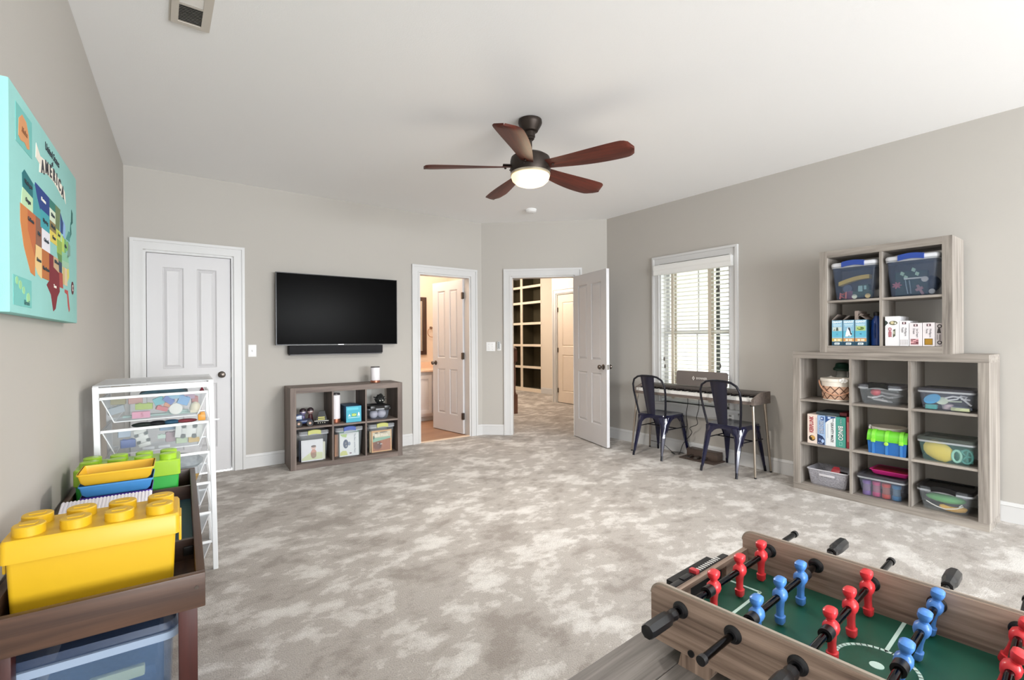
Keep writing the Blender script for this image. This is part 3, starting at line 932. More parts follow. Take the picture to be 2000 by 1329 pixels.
# teal carton with icons
t, w_ = carton('toy_carton', 'teal cardboard box with white and lime icons in the middle cube', 'box', S6, .517, .672, .028, .401, .165, .26, col('#1e4d70', .45))
flat(t, -w_ / 2 + .003, w_ / 2 - .003, .003, .162, col('#3aa6bf', .45))
flat(t, -w_ / 2 + .012, w_ / 2 - .03, .125, .150, col('#55bdd0', .45), y=-.0012)
flat_poly(t, [(-.055, .062), (-.043, .088), (-.031, .062), (-.038, .062), (-.043, .072), (-.048, .062)], col('#eaf6f6'), y=-.0015)
flat(t, -.020, .027, .060, .090, col('#7fa93a'), y=-.0014)
MB().ringbox(-.006, .012, .066, .084, .004, -.0022, -.0012).build('print', col('#e3ef9a'), t)
flat(t, -.016, -.011, .068, .082, col('#e3ef9a'), y=-.0022); flat(t, .017, .022, .068, .082, col('#e3ef9a'), y=-.0022)
flat_poly(t, [(.038, .060), (.044, .092), (.050, .102), (.056, .092), (.062, .060), (.055, .060), (.050, .070), (.045, .060)], col('#eaf6f6'), y=-.0015)
flat(t, -.055, .062, .046, .051, col('#bfe5ea'), y=-.0015)

# clear bin of white balls with a black lid, furry toy on top, white card behind
b_ = lidded_bin('storage_bin', 'small clear bin of white balls with black lid in the top right cube', S6, .872, .045, .401, .225, .20, .145, T_SMOKE, L_BLACK, None, lid_h=.03, tap=.86, side_latch=True)
for i, (bx, by, r) in enumerate(((-.045, -.035, .043), (.043, -.03, .046))):
    q = MB().sphere((0, 0, r), r, 18).build('ball', P('white_ball', '#d9d8e6', rough=.6, bump=.15, bscale=40), None, at(S6, .872 + bx, .16 + by, .405))
    tag(q, 'white ball inside the black-lidded bin, ' + ('left' if i == 0 else 'right') + ' of the two', 'ball', 'white balls in the black-lidded bin')
ft = thing('furry_toy', 'shaggy black toy lying on the black-lidded bin', 'toy', at(S6, .90, .145, .547))
rnd = random.Random(3)
mbf = MB().sphere((0, 0, .05), .05, 16, .95)
for k in range(70):
    a, e = rnd.uniform(0, 2 * PI), rnd.uniform(-.3, 1.4)
    d = Vector((math.cos(a) * math.cos(e), math.sin(a) * math.cos(e), math.sin(e)))
    p = Vector((0, 0, .05)) + d * .044
    mbf.cyl(p, p + d * rnd.uniform(.012, .026) + Vector((rnd.uniform(-.01, .01), rnd.uniform(-.01, .01), 0)), .007, .0015, 6)
mbf.build('fur', P('black_fur', '#1b1d1c', rough=.7, var=.4, scale=80), ft)
for ex in (-.016, .014):
    MB().sphere((ex, -.05, .045), .008, 10).build('eye', col('#d5d8d0', .2), ft)
q = MB().box(-.06, .06, 0, .002, 0, .30).build('paper_card', col('#c9c8c2', .8), None, at(S6, .815, .345, .4015), -.0483)
tag(q, 'pale paper card standing behind the furry black toy', 'card')

# three tall bins of picture books, bottom row
BINS6 = [(.214, 'lime', C_LIME, 'tall clear bin of books with lime latch in the bottom left cube'),
         (.549, 'blue', C_BLUE, 'tall clear bin of books with dark blue latch in the bottom middle cube'),
         (.884, 'lime', C_LIME, 'tall clear bin of books with lime latch in the bottom right cube')]
for bx, _, lc, lab in BINS6:
    lidded_bin('storage_bin', lab, S6, bx, .012, .0515, .262, .26, .305, T_CLEAR, L_SMOKE, lc, lid_h=.026, tap=.88)
kid = col('#d8a08e', .7)
book('pale picture book with a sketched child, in the bottom left bin', S6, .204, .062, .0575, .20, .205, .012, col('#e4e6ea', .6), [
    ([(-.095, .012), (.095, .012), (.095, .075), (-.01, .088), (-.095, .03)], col('#d4dcb0', .7)),
    (ell(.012, .068, .028, .045), kid), (ell(.012, .128, .022, .020), col('#e6c2b4', .7)), (ell(.012, .140, .023, .012), col('#7a6a66', .7))], lean=-.02)
book('cream book behind the sketched-child book in the left bin', S6, .238, .085, .0575, .18, .17, .015, col('#dedfc6', .6), [])
book('navy book at the back of the bottom left bin', S6, .19, .105, .0575, .20, .20, .015, col('#3c4258', .5), [])
book('white picture book with a blue doodle and green corner, in the middle bin', S6, .558, .062, .0575, .19, .235, .012, col('#e4e9ea', .6), [
    ([(-.09, .012), (-.015, .012), (-.03, .055), (-.065, .06), (-.09, .04)], col('#d3d98c', .7)),
    ([(-.07, .20), (-.09, .225), (-.02, .225), (-.03, .19)], col('#b8d48a', .7)),
    (ell(-.035, .125, .026, .045), col('#46556f', .6)), (ell(-.033, .135, .010, .012), col('#e9e9ee', .6)), (ell(-.03, .105, .009, .010), col('#e9e9ee', .6)),
    (ell(.0, .125, .012, .02), col('#8a97ad', .6)), (ell(.012, .028, .012, .007), col('#8c7484', .6))], lean=-.02)
tb_ = book('green and blue storybook standing tallest in the middle bin', S6, .562, .085, .0575, .20, .255, .016, col('#6f9a86', .6), [([(-.05, .235), (.085, .242), (.085, .252), (-.05, .250)], col('#dfe8ee'))])
book('brown storybook at the left of the middle bin', S6, .525, .107, .0575, .20, .22, .016, col('#b98e74', .6), [])
_vt = col('#4e5e78', .6)
bk = [o for o in COL.objects if o.get('label', '').startswith('white picture book with a blue')][0]
text('The Bear and', .021, _vt, bk, (.055, -.001, .165), right=(0, 0, -1), up=(1, 0, 0)); text('the Piano', .021, _vt, bk, (.055, -.001, .065), right=(0, 0, -1), up=(1, 0, 0))
bk = book('orange-bordered storybook with a brown bull-like shape, in the right bin', S6, .893, .060, .0575, .215, .225, .012, col('#d9a86a', .6), [
    ([(-.095, .012), (.095, .012), (.095, .135), (-.095, .105)], col('#a8643c', .7)),
    ([(-.095, .105), (.095, .135), (.095, .155), (-.095, .15)], col('#8dbaa0', .7)),
    ([(-.095, .15), (.095, .155), (.095, .212), (-.095, .205)], col('#d8cdb0', .7)),
    (ell(-.045, .07, .045, .045), col('#6d3d33', .7)), (ell(-.055, .20, .02, .006), col('#41403e')), (ell(.02, .203, .045, .006), col('#41403e')),
    (ell(-.085, .155, .010, .018), col('#4c6a5c'))], lean=-.03)
text('Bull Finch', .036, col('#efe9da'), bk, (-.002, -.0016, .172), bold=.0008)
for ex in (-.04, -.012, .0):
    flat_poly(bk, ell(ex, .082 + (ex == -.04) * .012, .004, .005, 10), col('#efe9da'), y=-.0016)
book('beige storybook behind the orange one in the right bin', S6, .876, .083, .0575, .21, .22, .016, col('#c9b892', .6), [])
book('teal storybook at the back of the right bin', S6, .90, .106, .0575, .20, .21, .016, col('#6f8a80', .6), [])

# --- nine-cube shelf contents ------------------------------------------------
Z0, Z1, Z2 = .0522, .3862, .7372        # floors of the three rows (bottom to top)
def pail(label, root, x, y, z, rot=0.0):
    t = thing('pail', label, 'pail', at(root, x, y, z), root.rotation_euler.z + rot)
    cream = col('#e9e3d8', .45)
    prof = [(.088, 0), (.094, .004), (.106, .150), (.112, .152), (.113, .172), (.108, .175), (.103, .172), (.101, .150), (.089, .008), (.02, .006)]
    MB().lathe(prof, n=40).build('bucket', cream, t)
    cop = P('woven_copper', '#b9886c', rough=.45)
    # printed basket weave: raised crossing bands on the lower half
    band = MB()
    N = 11
    for k in range(N):
        for s in (-1, 1):
            pts = []
            for j in range(9):
                u = j / 8
                a = 2 * PI * k / N + s * u * 2 * PI / N * 1.5
                zz = .016 + u * .098
                r = .0945 + .012 * zz / .15 + .0012
                pts.append((r * math.cos(a), r * math.sin(a), zz))
            band.tube(pts, .0032, 5)
    band.build('woven_band', P('weave_brown', '#5d4034', rough=.6), t)
    MB().lathe([(.0950, .012), (.0968, .014), (.1040, .112), (.1022, .116)], n=40).build('basket_sleeve', P('basket_tan', '#cfa88e', rough=.6, var=.12, scale=50), t)
    hp = []
    for j in range(25):
        a = PI * j / 24
        hp.append((.118 * math.cos(a), -.100 * math.sin(a) * .98 - .02, .155 - .105 * math.sin(a)))
    MB().tube(hp, .0055, 8).build('handle', cop, t, label='copper brown swing handle')
    for s in (-1, 1):
        q = MB()
        for cx, cz, r in ((-.016, .0, .012), (.016, 0, .012), (0, .006, .013), (-.008, -.008, .010), (.010, -.008, .010)):
            q.cyl((s * .04 + cx, -s * .105, .165 + cz), (s * .04 + cx, -s * .117, .165 + cz), r, n=14)
        q.build('cloud_tag', col('#f0eeea', .4), t, label='white cloud-shaped tag on the rim')
    return t
pail('cream pail with woven copper pattern in the top left cube', S9, .274, .125, Z2, .35)
jr = thing('glass_jar', 'clear jar with dark green lid behind the cream pail', 'jar', at(S9, .255, .284, Z2))
MB().lathe([(.036, 0), (.043, .006), (.043, .17), (.040, .20), (.040, .225)], n=28).build('jar_body', CLEAR('jar_glass', '#b8bdb8', alpha=.45), jr)
MB().lathe([(.042, .224), (.062, .232), (.062, .246), (.05, .258), (.044, .285), (.03, .292)], n=28).build('jar_lid', col('#1f4a3c', .35), jr)
MB().box(-.018, .022, -.045, -.041, .178, .222).build('paper_label', col('#dfe0dc', .7), jr)

lidded_bin('storage_bin', 'clear bin of white parts with black latch in the top middle cube', S9, .578, .018, Z2, .262, .235, .150, T_CLEAR, L_GREY, L_BLACK, lid_h=.020, tap=.86, side_latch=True)
q = MB().sphere((0, 0, .03), .032, 18, .9).build('red_ball', col('#c2414f', .35), None, at(S9, .545, .075, Z2 + .062)); tag(q, 'red ball near the front of the black-latched bin', 'ball')
rnd = random.Random(11)
for i in range(3):
    pts = [(rnd.uniform(-.10, .10), rnd.uniform(-.05, .05), .012 + .028 * i + rnd.uniform(0, .025)) for _ in range(7)]
    sm = []
    for a, b in zip(pts, pts[1:]):
        for k in range(5):
            u = k / 5; sm.append(tuple(a[c] * (1 - u) + b[c] * u for c in range(3)))
    q = MB().tube(sm, .0075, 8).build('plastic_track', col('#dfe2e8', .35), None, at(S9, .578, .13, Z2 + .004), -PI / 2)
    tag(q, ('lowest', 'middle', 'topmost')[i] + ' tangled white plastic tube in the black-latched bin', 'toy', 'white tubing in the black-latched bin')

lidded_bin('storage_bin', 'clear bin of toy kitchen pieces in the top right cube', S9, .945, .018, Z2, .285, .245, .150, T_SMOKE, L_GREY, None, lid_h=.018, tap=.88, side_latch=False)
def simple(name, label, cat, mb, mat, loc, rotz=-PI / 2, group=None, rx=0, ry=0):
    o = mb.build(name, mat, None, loc, rotz)
    o.rotation_euler = (rx, ry, rotz)
    return tag(o, label, cat, group)
simple('toy_scoop', 'sky blue oval toy scoop in the top right bin', 'toy', MB().lathe([(.01, 0), (.035, .002), (.042, .012), (.038, .02)], n=24, sx=1.15, sy=.75).xf(Matrix.Rotation(PI / 2, 4, 'X') @ Matrix.Rotation(.5, 4, 'Z')), col('#4aa3d6', .4), at(S9, .873, .058, Z2 + .075))
simple('toy_block', 'turquoise toy block under the blue scoop', 'toy', MB().box(-.035, .025, -.02, .02, 0, .03, bev=.003), col('#57b7b4', .4), at(S9, .872, .065, Z2 + .006))
simple('toy_spoon', 'pale green toy spoon in the top right bin', 'toy', MB().lathe([(.004, 0), (.022, .004), (.026, .012)], n=18, sx=1.3).tube([(.03, 0, .008), (.07, 0, .014), (.10, 0, .02)], .005, 6).xf(Matrix.Rotation(1.2, 4, 'X')), col('#cfdcc6', .4), at(S9, .925, .06, Z2 + .062))
simple('toy_tongs', 'white plastic toy tongs in the top right bin', 'toy', MB().tube([(-.06, 0, .03), (-.02, 0, .045), (.02, 0, .04), (.07, 0, -.01)], .006, 6).tube([(-.05, 0, .015), (0, 0, .028), (.02, 0, .05), (.05, 0, .045), (.035, 0, .03)], .005, 6).tube([(.02, 0, .03), (.065, 0, .028)], .005, 6), col('#eef1f6', .35), at(S9, 1.0, .055, Z2 + .055))
simple('toy_cup', 'pink and white toy cup in the top right bin', 'toy', MB().lathe([(.022, 0), (.028, .004), (.032, .035), (.02, .04)], n=18), col('#e6d3dc', .4), at(S9, .945, .09, Z2 + .006))
simple('toy_tray', 'lilac and green toy tray leaning in the top right bin', 'toy', MB().box(-.05, .05, -.03, .03, 0, .018, bev=.004), col('#a9b0c8', .4), at(S9, 1.015, .09, Z2 + .012), -1.3)
simple('toy_plate', 'pale yellow toy slab at the right of the top right bin', 'toy', MB().box(-.05, .045, -.01, .01, 0, .022, bev=.004), col('#cdd8b0', .4), at(S9, 1.02, .05, Z2 + .0062), -PI / 2 - .1)

# games standing in the middle left cube
def game(label, x0, x1, h, y, mat, lean=0):
    t, w = carton('board_game', label, 'board game', S9, x0, x1, y, Z1, h, .255, mat)
    return t, w
UP = dict(right=(0, 0, 1), up=(-1, 0, 0)); DN = dict(right=(0, 0, -1), up=(1, 0, 0))
t, w_ = game('cream board game box with red vertical lettering in the middle left cube', .100, .171, .232, .020, col('#e6d6cb', .5))
text('KERPLUNK', .040, col('#a3303c'), t, (-.004, -.001, .150), **UP, sx=.66, bold=.0012)
flat_poly(t, ell(-.001, .042, .023, .023), col('#2d2117')); flat_poly(t, ell(.004, .046, .017, .017), col('#c79a50'), y=-.0016); flat_poly(t, ell(-.008, .038, .008, .010), col('#2d2117'), y=-.0022)
flat(t, .028, .030, .08, .21, col('#77777f'))
t, w_ = game('light blue board game box with white outlined lettering in the middle left cube', .173, .229, .230, .020, col('#9db9dd', .5))
flat_poly(t, [(-.028, 0), (.024, 0), (.024, .045), (.008, .068), (-.028, .082)], col('#24375e')); flat_poly(t, ell(.010, .030, .010, .014), col('#aac4ea'), y=-.0016); flat_poly(t, ell(-.010, .040, .008, .008), col('#6f86b6'), y=-.0016)
for k in range(3): flat(t, -.022 + k * .012, -.017 + k * .012, .008, .013, col('#e8eef8'), y=-.0016)
text('TROUBLE', .040, col('#22386a'), t, (.0, -.0009, .140), **DN, sx=.60, bold=.0028); text('TROUBLE', .040, col('#dbe6f6'), t, (.0, -.0018, .140), **DN, sx=.60, bold=.0002)
flat(t, -.004, .018, .195, .222, col('#2b4a86')); flat(t, .000, .010, .202, .215, col('#dbe6f6'), y=-.0016)
t, w_ = game('white board game box reading vertically with a dark blue top, middle left cube', .231, .300, .231, .020, col('#e3e8ea', .5))
flat_poly(t, [(-.0345, .231), (.0345, .231), (.0345, .222), (.010, .216), (-.012, .200), (-.0345, .178)], col('#2f548c')); flat(t, -.018, .002, .211, .226, col('#bcd0e8'), y=-.0016)
flat(t, .018, .021, .190, .222, col('#24364e'), y=-.0018)
text('GRAVITY MAZE', .024, col('#2c3338'), t, (.012, -.001, .108), **DN, sx=.93, bold=.0003)
flat(t, -.020, -.016, .06, .17, col('#b9c2cc'))
t, w_ = game('teal board game box with white vertical lettering in the middle left cube', .302, .368, .231, .022, col('#4a9e8f', .5))
text('BINGO', .046, col('#1d5148'), t, (-.002, -.0009, .110), **DN, sx=.78, bold=.0035); text('BINGO', .046, col('#e8f2ee'), t, (-.002, -.0018, .110), **DN, sx=.78, bold=.0008)
flat(t, -.006, .008, .172, .222, col('#2f7f73')); flat(t, -.010, .010, .014, .042, col('#8fc7bb')); flat(t, -.007, .007, .018, .038, col('#4a9e8f'), y=-.0014)
text('FAMILY', .014, col('#bfe0d8'), t, (.001, -.0016, .197), **DN)
t, w_ = game('thin red board game box at the right of the row of games', .371, .393, .240, .028, col('#a33a42', .5))
flat(t, -.004, .004, .05, .2, col('#d98a86'))
for lab, x, z, hw, hh, d, c in (('dark grey game box lying flat on top of the standing games', .235, Z1 + .2325, .082, .022, .22, '#3f4a4e'), ('dark red game box lying flat beside the grey one on the games', .343, Z1 + .2405, .024, .024, .2, '#5d1b22')):
    q = MB().box(-hw, hw, 0, d, 0, hh, bev=.001, seg=1)
    o = q.build('game_box', col(c, .5), None, at(S9, x, .05, z), -PI / 2); tag(o, lab, 'board game')

# treasure chest and second pail, centre cube
pail('cream pail standing behind the green and blue toy chest', S9, .585, .222, Z1, -1.4)
ch = thing('toy_chest', 'toy treasure chest with lime green lid and blue base in the centre cube', 'toy chest', at(S9, .628, .010, Z1), -PI / 2)
w2, d2 = .232, .095
MB().hexa([(-w2 / 2 + .006, .004, 0), (w2 / 2 - .006, .004, 0), (w2 / 2 - .006, d2 - .004, 0), (-w2 / 2 + .006, d2 - .004, 0)], [(-w2 / 2, 0, .095), (w2 / 2, 0, .095), (w2 / 2, d2, .095), (-w2 / 2, d2, .095)]).build('chest_base', col('#2768ae', .4), ch)
lp = [(-.003, .092), (-.003, .106)] + [(d2 / 2 - (d2 / 2) * math.cos(PI * k / 10), .106 + .062 * math.sin(PI * k / 10)) for k in range(11)] + [(d2 + .003, .106), (d2 + .003, .092)]
MB().loft([[(x, y, z) for y, z in lp] for x in (-w2 / 2 - .003, w2 / 2 + .003)]).build('chest_lid', col('#69c832', .4), ch)
for sx in (-.08, 0, .085):
    lp2 = [(y - (.004 if y < d2 / 2 else -.004), z + .004) for y, z in lp]
    MB().loft([[(x, y, z) for y, z in lp2] for x in (sx - .011, sx + .011)]).build('strap', col('#7ed63f', .4), ch)
    MB().box(sx - .0075, sx + .0075, -.003, .004, .0, .092).build('base_strap', col('#3a7cc0', .4), ch)
    if sx == 0:
        MB().lathe([(.013, 0), (.013, .006), (.008, .008)], n=16).xf(Matrix.Translation((0, -.006, .080)) @ Matrix.Rotation(PI / 2, 4, 'X')).build('clasp', col('#a8dc52', .4), ch)
    else:
        MB().box(sx - .013, sx + .013, -.010, .0, .082, .108, bev=.003).build('clasp', col('#8ede46', .4), ch)

# right column bins
lidded_bin('storage_bin', 'clear bin holding a big yellow toy lemon in the middle right cube', S9, .945, .012, Z1, .288, .25, .168, CLEAR('aqua_clear', '#8fbdbb', alpha=.13), CLEAR('lid_sage', '#5c645f', alpha=.6), None, lid_h=.024, tap=.86)
simple('toy_lemon', 'big flat yellow lemon-shaped toy in the middle right bin', 'toy', MB().lathe([(.012, -.088), (.045, -.07), (.060, -.035), (.063, 0), (.060, .035), (.045, .062), (.018, .080)], n=28, sy=.4).xf(Matrix.Rotation(-1.05, 4, 'Y')), P('lemon_yellow', '#e3c64a', rough=.5, bump=.1, bscale=40), at(S9, .900, .065, Z1 + .075))
simple('toy_ring', 'mint green oval ring toy beside the yellow lemon', 'toy', MB().tube([(.022 * math.cos(a), 0, .038 * math.sin(a)) for a in [2 * PI * k / 24 for k in range(24)]], .0075, 8, closed=True), col('#a8dccb', .4), at(S9, .998, .052, Z1 + .055))
simple('spoked_toy', 'aqua spoked wheel toy at the right of the middle right bin', 'toy', (lambda m: [m.tube([(.03 * math.cos(a), 0, .045 * math.sin(a)) for a in [2 * PI * k / 24 for k in range(24)]], .006, 8, closed=True)] + [m.tube([(0, 0, 0), (.03 * math.cos(2 * PI * k / 5), 0, .045 * math.sin(2 * PI * k / 5))], .005, 6) for k in range(5)] and m)(MB()), col('#6db8b4', .4), at(S9, 1.045, .062, Z1 + .058))
simple('toy_plate', 'aqua toy plate standing behind the mint ring', 'toy', MB().box(-.045, .045, 0, .006, 0, .085, bev=.002), col('#86c7c3', .4), at(S9, 1.025, .10, Z1 + .008))

lidded_bin('storage_bin', 'clear bin with smoky lid under the pink tray, bottom middle cube', S9, .585, .012, Z0, .285, .25, .166, T_SMOKE, L_GREY, None, lid_h=.020, tap=.84)
pt = thing('pink_tray', 'bright pink shallow tray sitting on the bottom middle bin', 'tray', at(S9, .622, .165, Z0 + .1665), -PI / 2)
MB().loft([rz(rr(.19, .15, .012), 0), rz(rr(.20, .16, .014), .003), rz(rr(.225, .185, .016), .030), rz(rr(.24, .20, .02), .032), rz(rr(.24, .20, .02), .036), rz(rr(.218, .178, .015), .034), rz(rr(.19, .15, .012), .007)]).build('tray_body', col('#d9318c', .35), pt)
MB().loft([rz(rr(.212, .172, .013), .024), rz(rr(.214, .174, .013), .0335), rz(rr(.20, .16, .013), .0345)]).build('tray_filling', col('#8d1d33', .5), pt)
for i, (jx, c1, c2, nm) in enumerate(((-.098, '#8c6cb4', '#b7a4cc', 'purple'), (-.038, '#e05f95', '#e3a3bd', 'pink'), (.022, '#e2553f', '#e0988a', 'orange-red'), (.082, '#3f93cf', '#8fb9d9', 'blue'))):
    t = thing('dough_jar', 'small jar with %s base and lid in the bottom middle bin' % nm, 'jar', at(S9, .585 + jx, .075 + .006 * (i % 2), Z0 + .005))
    MB().lathe([(.024, 0), (.026, .003), (.026, .028), (.024, .03)], n=20).build('jar_base', col(c1, .4), t)
    MB().lathe([(.024, .03), (.024, .082)], n=20).build('jar_body', CLEAR('jar_clear_' + nm, c2, alpha=.55), t)
    MB().lathe([(.026, .082), (.027, .085), (.027, .105), (.02, .108)], n=20).build('jar_lid', col(c1, .4), t)

lidded_bin('storage_bin', 'clear bin with black lid in the bottom right cube', S9, .938, .010, Z0, .28, .25, .165, T_CLEAR, L_BLACK, P('latch_black', '#0d0d10', rough=.3), lid_h=.022, tap=.82, side_latch=True)
simple('toy_leaf', 'big green leaf-shaped toy in the black-lidded bottom right bin', 'toy', MB().sphere((0, 0, 0), .1, 24, .32, 1.05, .35), P('leaf_green', '#63b36b', rough=.5, var=.1), at(S9, .935, .085, Z0 + .088), -PI / 2, ry=0)
simple('toy_banana', 'orange-yellow curved toy at the bottom of the black-lidded bin', 'toy', MB().tube([(-.06 + .14 * k / 10, 0, .018 + .05 * (k / 10 - .45) ** 2 * 1.2) for k in range(11)], [.006] + [.017] * 9 + [.006], 10), P('banana_yellow', '#e0b04a', rough=.5), at(S9, .965, .075, Z0 + .006))
simple('white_cord', 'white looped cord along the front of the black-lidded bin', 'cord', MB().tube([(-.10, 0, .045), (-.07, -.002, .03), (-.04, 0, .018), (0, -.002, .012), (.03, 0, .02), (.06, 0, .03), (.09, 0, .05), (.085, 0, .06), (.07, 0, .045)], .0035, 6), col('#e6e6df', .5), at(S9, .94, .048, Z0 + .012))

# silver basket
bk_ = thing('woven_basket', 'open silver-grey woven plastic basket in the bottom left cube', 'basket', at(S9, .235, .145, Z0), -PI / 2)
MB().loft(tub_rings(.285, .235, .128, .88, .018, .004)).build('basket_body', P('silver_weave', '#a5a4ac', rough=.5, var=.45, scale=95, bump=.6, bscale=95), bk_)
MB().loft([rz(rr(.292, .242, .02), .122), rz(rr(.296, .246, .02), .127), rz(rr(.292, .242, .02), .132), rz(rr(.279, .229, .017), .130)], False, False).build('rim', P('silver_rim', '#c2c1c8', rough=.45), bk_)
MB().box(-.055, .055, -.1225, -.114, .082, .100, bev=.004).build('handle_slot', P('slot_light', '#cfcdd2', rough=.5), bk_)
simple('red_toy', 'red toy piece sticking up from the silver basket', 'toy', MB().hexa([(-.03, -.02, 0), (.03, -.02, 0), (.03, .02, 0), (-.03, .02, 0)], [(-.022, -.012, .03), (.034, -.008, .028), (.02, .012, .045), (-.015, .012, .045)]), col('#c64550', .4), at(S9, .262, .13, Z0 + .105))
simple('dark_toy', 'dark toy pieces filling the silver basket', 'toy', MB().box(-.11, .11, -.08, .08, 0, .06, bev=.012).box(-.02, .09, -.05, .06, .05, .1, bev=.015), col('#37343a', .6), at(S9, .235, .145, Z0 + .006))

# --- four-cube shelf contents ------------------------------------------------
ZB4, ZT4 = .0522, .4012
T_4 = CLEAR('blue_grey_clear', '#5f6f8a', alpha=.24, rough=.15)
lidded_bin('storage_bin', 'clear bin with white lid and blue handle, upper left cube of small shelf', S4, .222, .010, ZT4, .290, .25, .288, T_4, L_WHITE, C_BLUE, lid_h=.028, tap=.86, latch_w=.5)
lidded_bin('storage_bin', 'clear bin with white lid and blue handle, upper right cube of small shelf', S4, .570, .010, ZT4, .290, .25, .290, T_4, L_WHITE, C_BLUE, lid_h=.028, tap=.86, latch_w=.5)
simple('toy_arch', 'long curved yellow toy band in the upper left bin', 'toy', MB().loft([[(-.105 + .2 * k / 8, -.03, .055 * math.sin(.25 + PI * .45 * k / 8)), (-.105 + .2 * k / 8, .03, .055 * math.sin(.25 + PI * .45 * k / 8)), (-.105 + .2 * k / 8, .03, .055 * math.sin(.25 + PI * .45 * k / 8) + .030), (-.105 + .2 * k / 8, -.03, .055 * math.sin(.25 + PI * .45 * k / 8) + .030)] for k in range(9)]), P('arch_yellow', '#d9bd55', rough=.5), at(S4, .222, .07, ZT4 + .098))
tk = thing('toy_truck', 'dark green toy truck with pale windows in the upper left bin', 'toy', at(S4, .268, .075, ZT4 + .004), -PI / 2)
MB().box(-.06, .06, -.03, .03, .015, .06, bev=.006).hexa([(-.035, -.03, .06), (.045, -.03, .06), (.045, .03, .06), (-.035, .03, .06)], [(-.02, -.026, .105), (.04, -.026, .105), (.04, .026, .105), (-.02, .026, .105)]).build('body', col('#3b5f52', .4), tk)
MB().box(-.022, .006, -.034, -.026, .055, .098, bev=.002).build('window', col('#a9d4d2', .2), tk); MB().box(.014, .030, -.034, -.026, .068, .098, bev=.002).build('window', col('#a9d4d2', .2), tk)
for wx, c in ((-.045, '#d8dfd0'), (.04, '#d9c489')):
    MB().cyl((wx, -.038, .02), (wx, -.026, .02), .017, n=18).build('wheel', col(c, .4), tk)
simple('toy_track', 'coral red jointed toy piece at the lower left of the upper left bin', 'toy', MB().tube([(-.02, 0, 0.004), (-.015, 0, .05), (.0, 0, .035), (.02, 0, .055), (.018, 0, .006), (-.01, 0, .02)], .008, 8), col('#d3695c', .4), at(S4, .140, .06, ZT4 + .008))
simple('toy_disc', 'purple-pink toy disc beside the coral piece', 'toy', MB().cyl((0, 0, .035), (0, .02, .035), .033, n=22), col('#a8688f', .4), at(S4, .180, .085, ZT4 + .004))
simple('toy_disc', 'blue-grey toy wheel above the coral piece', 'toy', MB().cyl((0, 0, .03), (0, .02, .03), .03, n=22).cyl((0, -.004, .03), (0, 0, .03), .014, n=14), col('#7f8fb0', .4), at(S4, .155, .105, ZT4 + .062))
# upper right bin: a dark green model with pale panels, grey arm, pink bits
gm = thing('toy_model', 'dark green toy model with pale mint panels in the upper right bin', 'toy', at(S4, .545, .085, ZT4 + .012), -PI / 2)
MB().box(-.085, .10, 0, .04, 0, .17, bev=.01).build('body', P('toy_slate_green', '#35544f', rough=.5, var=.2), gm)
for px, pz in ((-.042, .150), (-.022, .122), (.022, .172), (.042, .142)):
    MB().hexa([(px - .012, -.008, pz), (px + .006, -.008, pz - .012), (px + .006, .002, pz - .012), (px - .012, .002, pz)], [(px - .005, -.008, pz + .022), (px + .013, -.008, pz + .010), (px + .013, .002, pz + .010), (px - .005, .002, pz + .022)]).build('panel', col('#bfe3cf', .4), gm)
MB().box(-.030, .075, -.012, .002, .112, .122).build('white_bar', col('#e6edf2', .3), gm)
MB().cyl((.085, -.012, .105), (.085, .002, .105), .019, n=20).build('white_disc', col('#eef2f5', .3), gm)
MB().tube([(-.024, -.006, .11), (-.018, -.006, .06), (-.010, -.006, .01)], .004, 6).tube([(-.002, -.006, .105), (.004, -.006, .06), (.008, -.006, .01)], .004, 6).build('grey_struts', col('#93a6b0', .3), gm)
simple('toy_pick', 'dusty pink toy hammer-like piece in the upper right bin', 'toy', MB().box(-.008, .008, -.005, .005, 0, .075, bev=.003).box(-.024, .020, -.006, .006, .035, .055, bev=.004).xf(Matrix.Rotation(-.45, 4, 'Y')), col('#b08a90', .4), at(S4, .625, .062, ZT4 + .010))
simple('toy_star', 'pink spiky toy at the left of the upper right bin', 'toy', (lambda m: [m.cyl((0, 0, 0), (.028 * math.cos(2 * PI * k / 7), -.006, .024 * math.sin(2 * PI * k / 7)), .009, .004, 8) for k in range(7)] and m)(MB()), col('#b7707f', .4), at(S4, .478, .062, ZT4 + .085))
simple('toy_disc', 'white toy wheel at the lower right of the upper right bin', 'toy', MB().cyl((0, 0, .018), (0, .012, .018), .017, n=20).cyl((0, -.003, .018), (0, 0, .018), .007, n=12), col('#e9edf1', .3), at(S4, .672, .055, ZT4 + .010))
simple('toy_hood', 'dark navy domed toy at the back of the upper right bin', 'toy', MB().sphere((0, 0, .06), .06, 20), col('#35425c', .5), at(S4, .635, .19, ZT4 + .03))

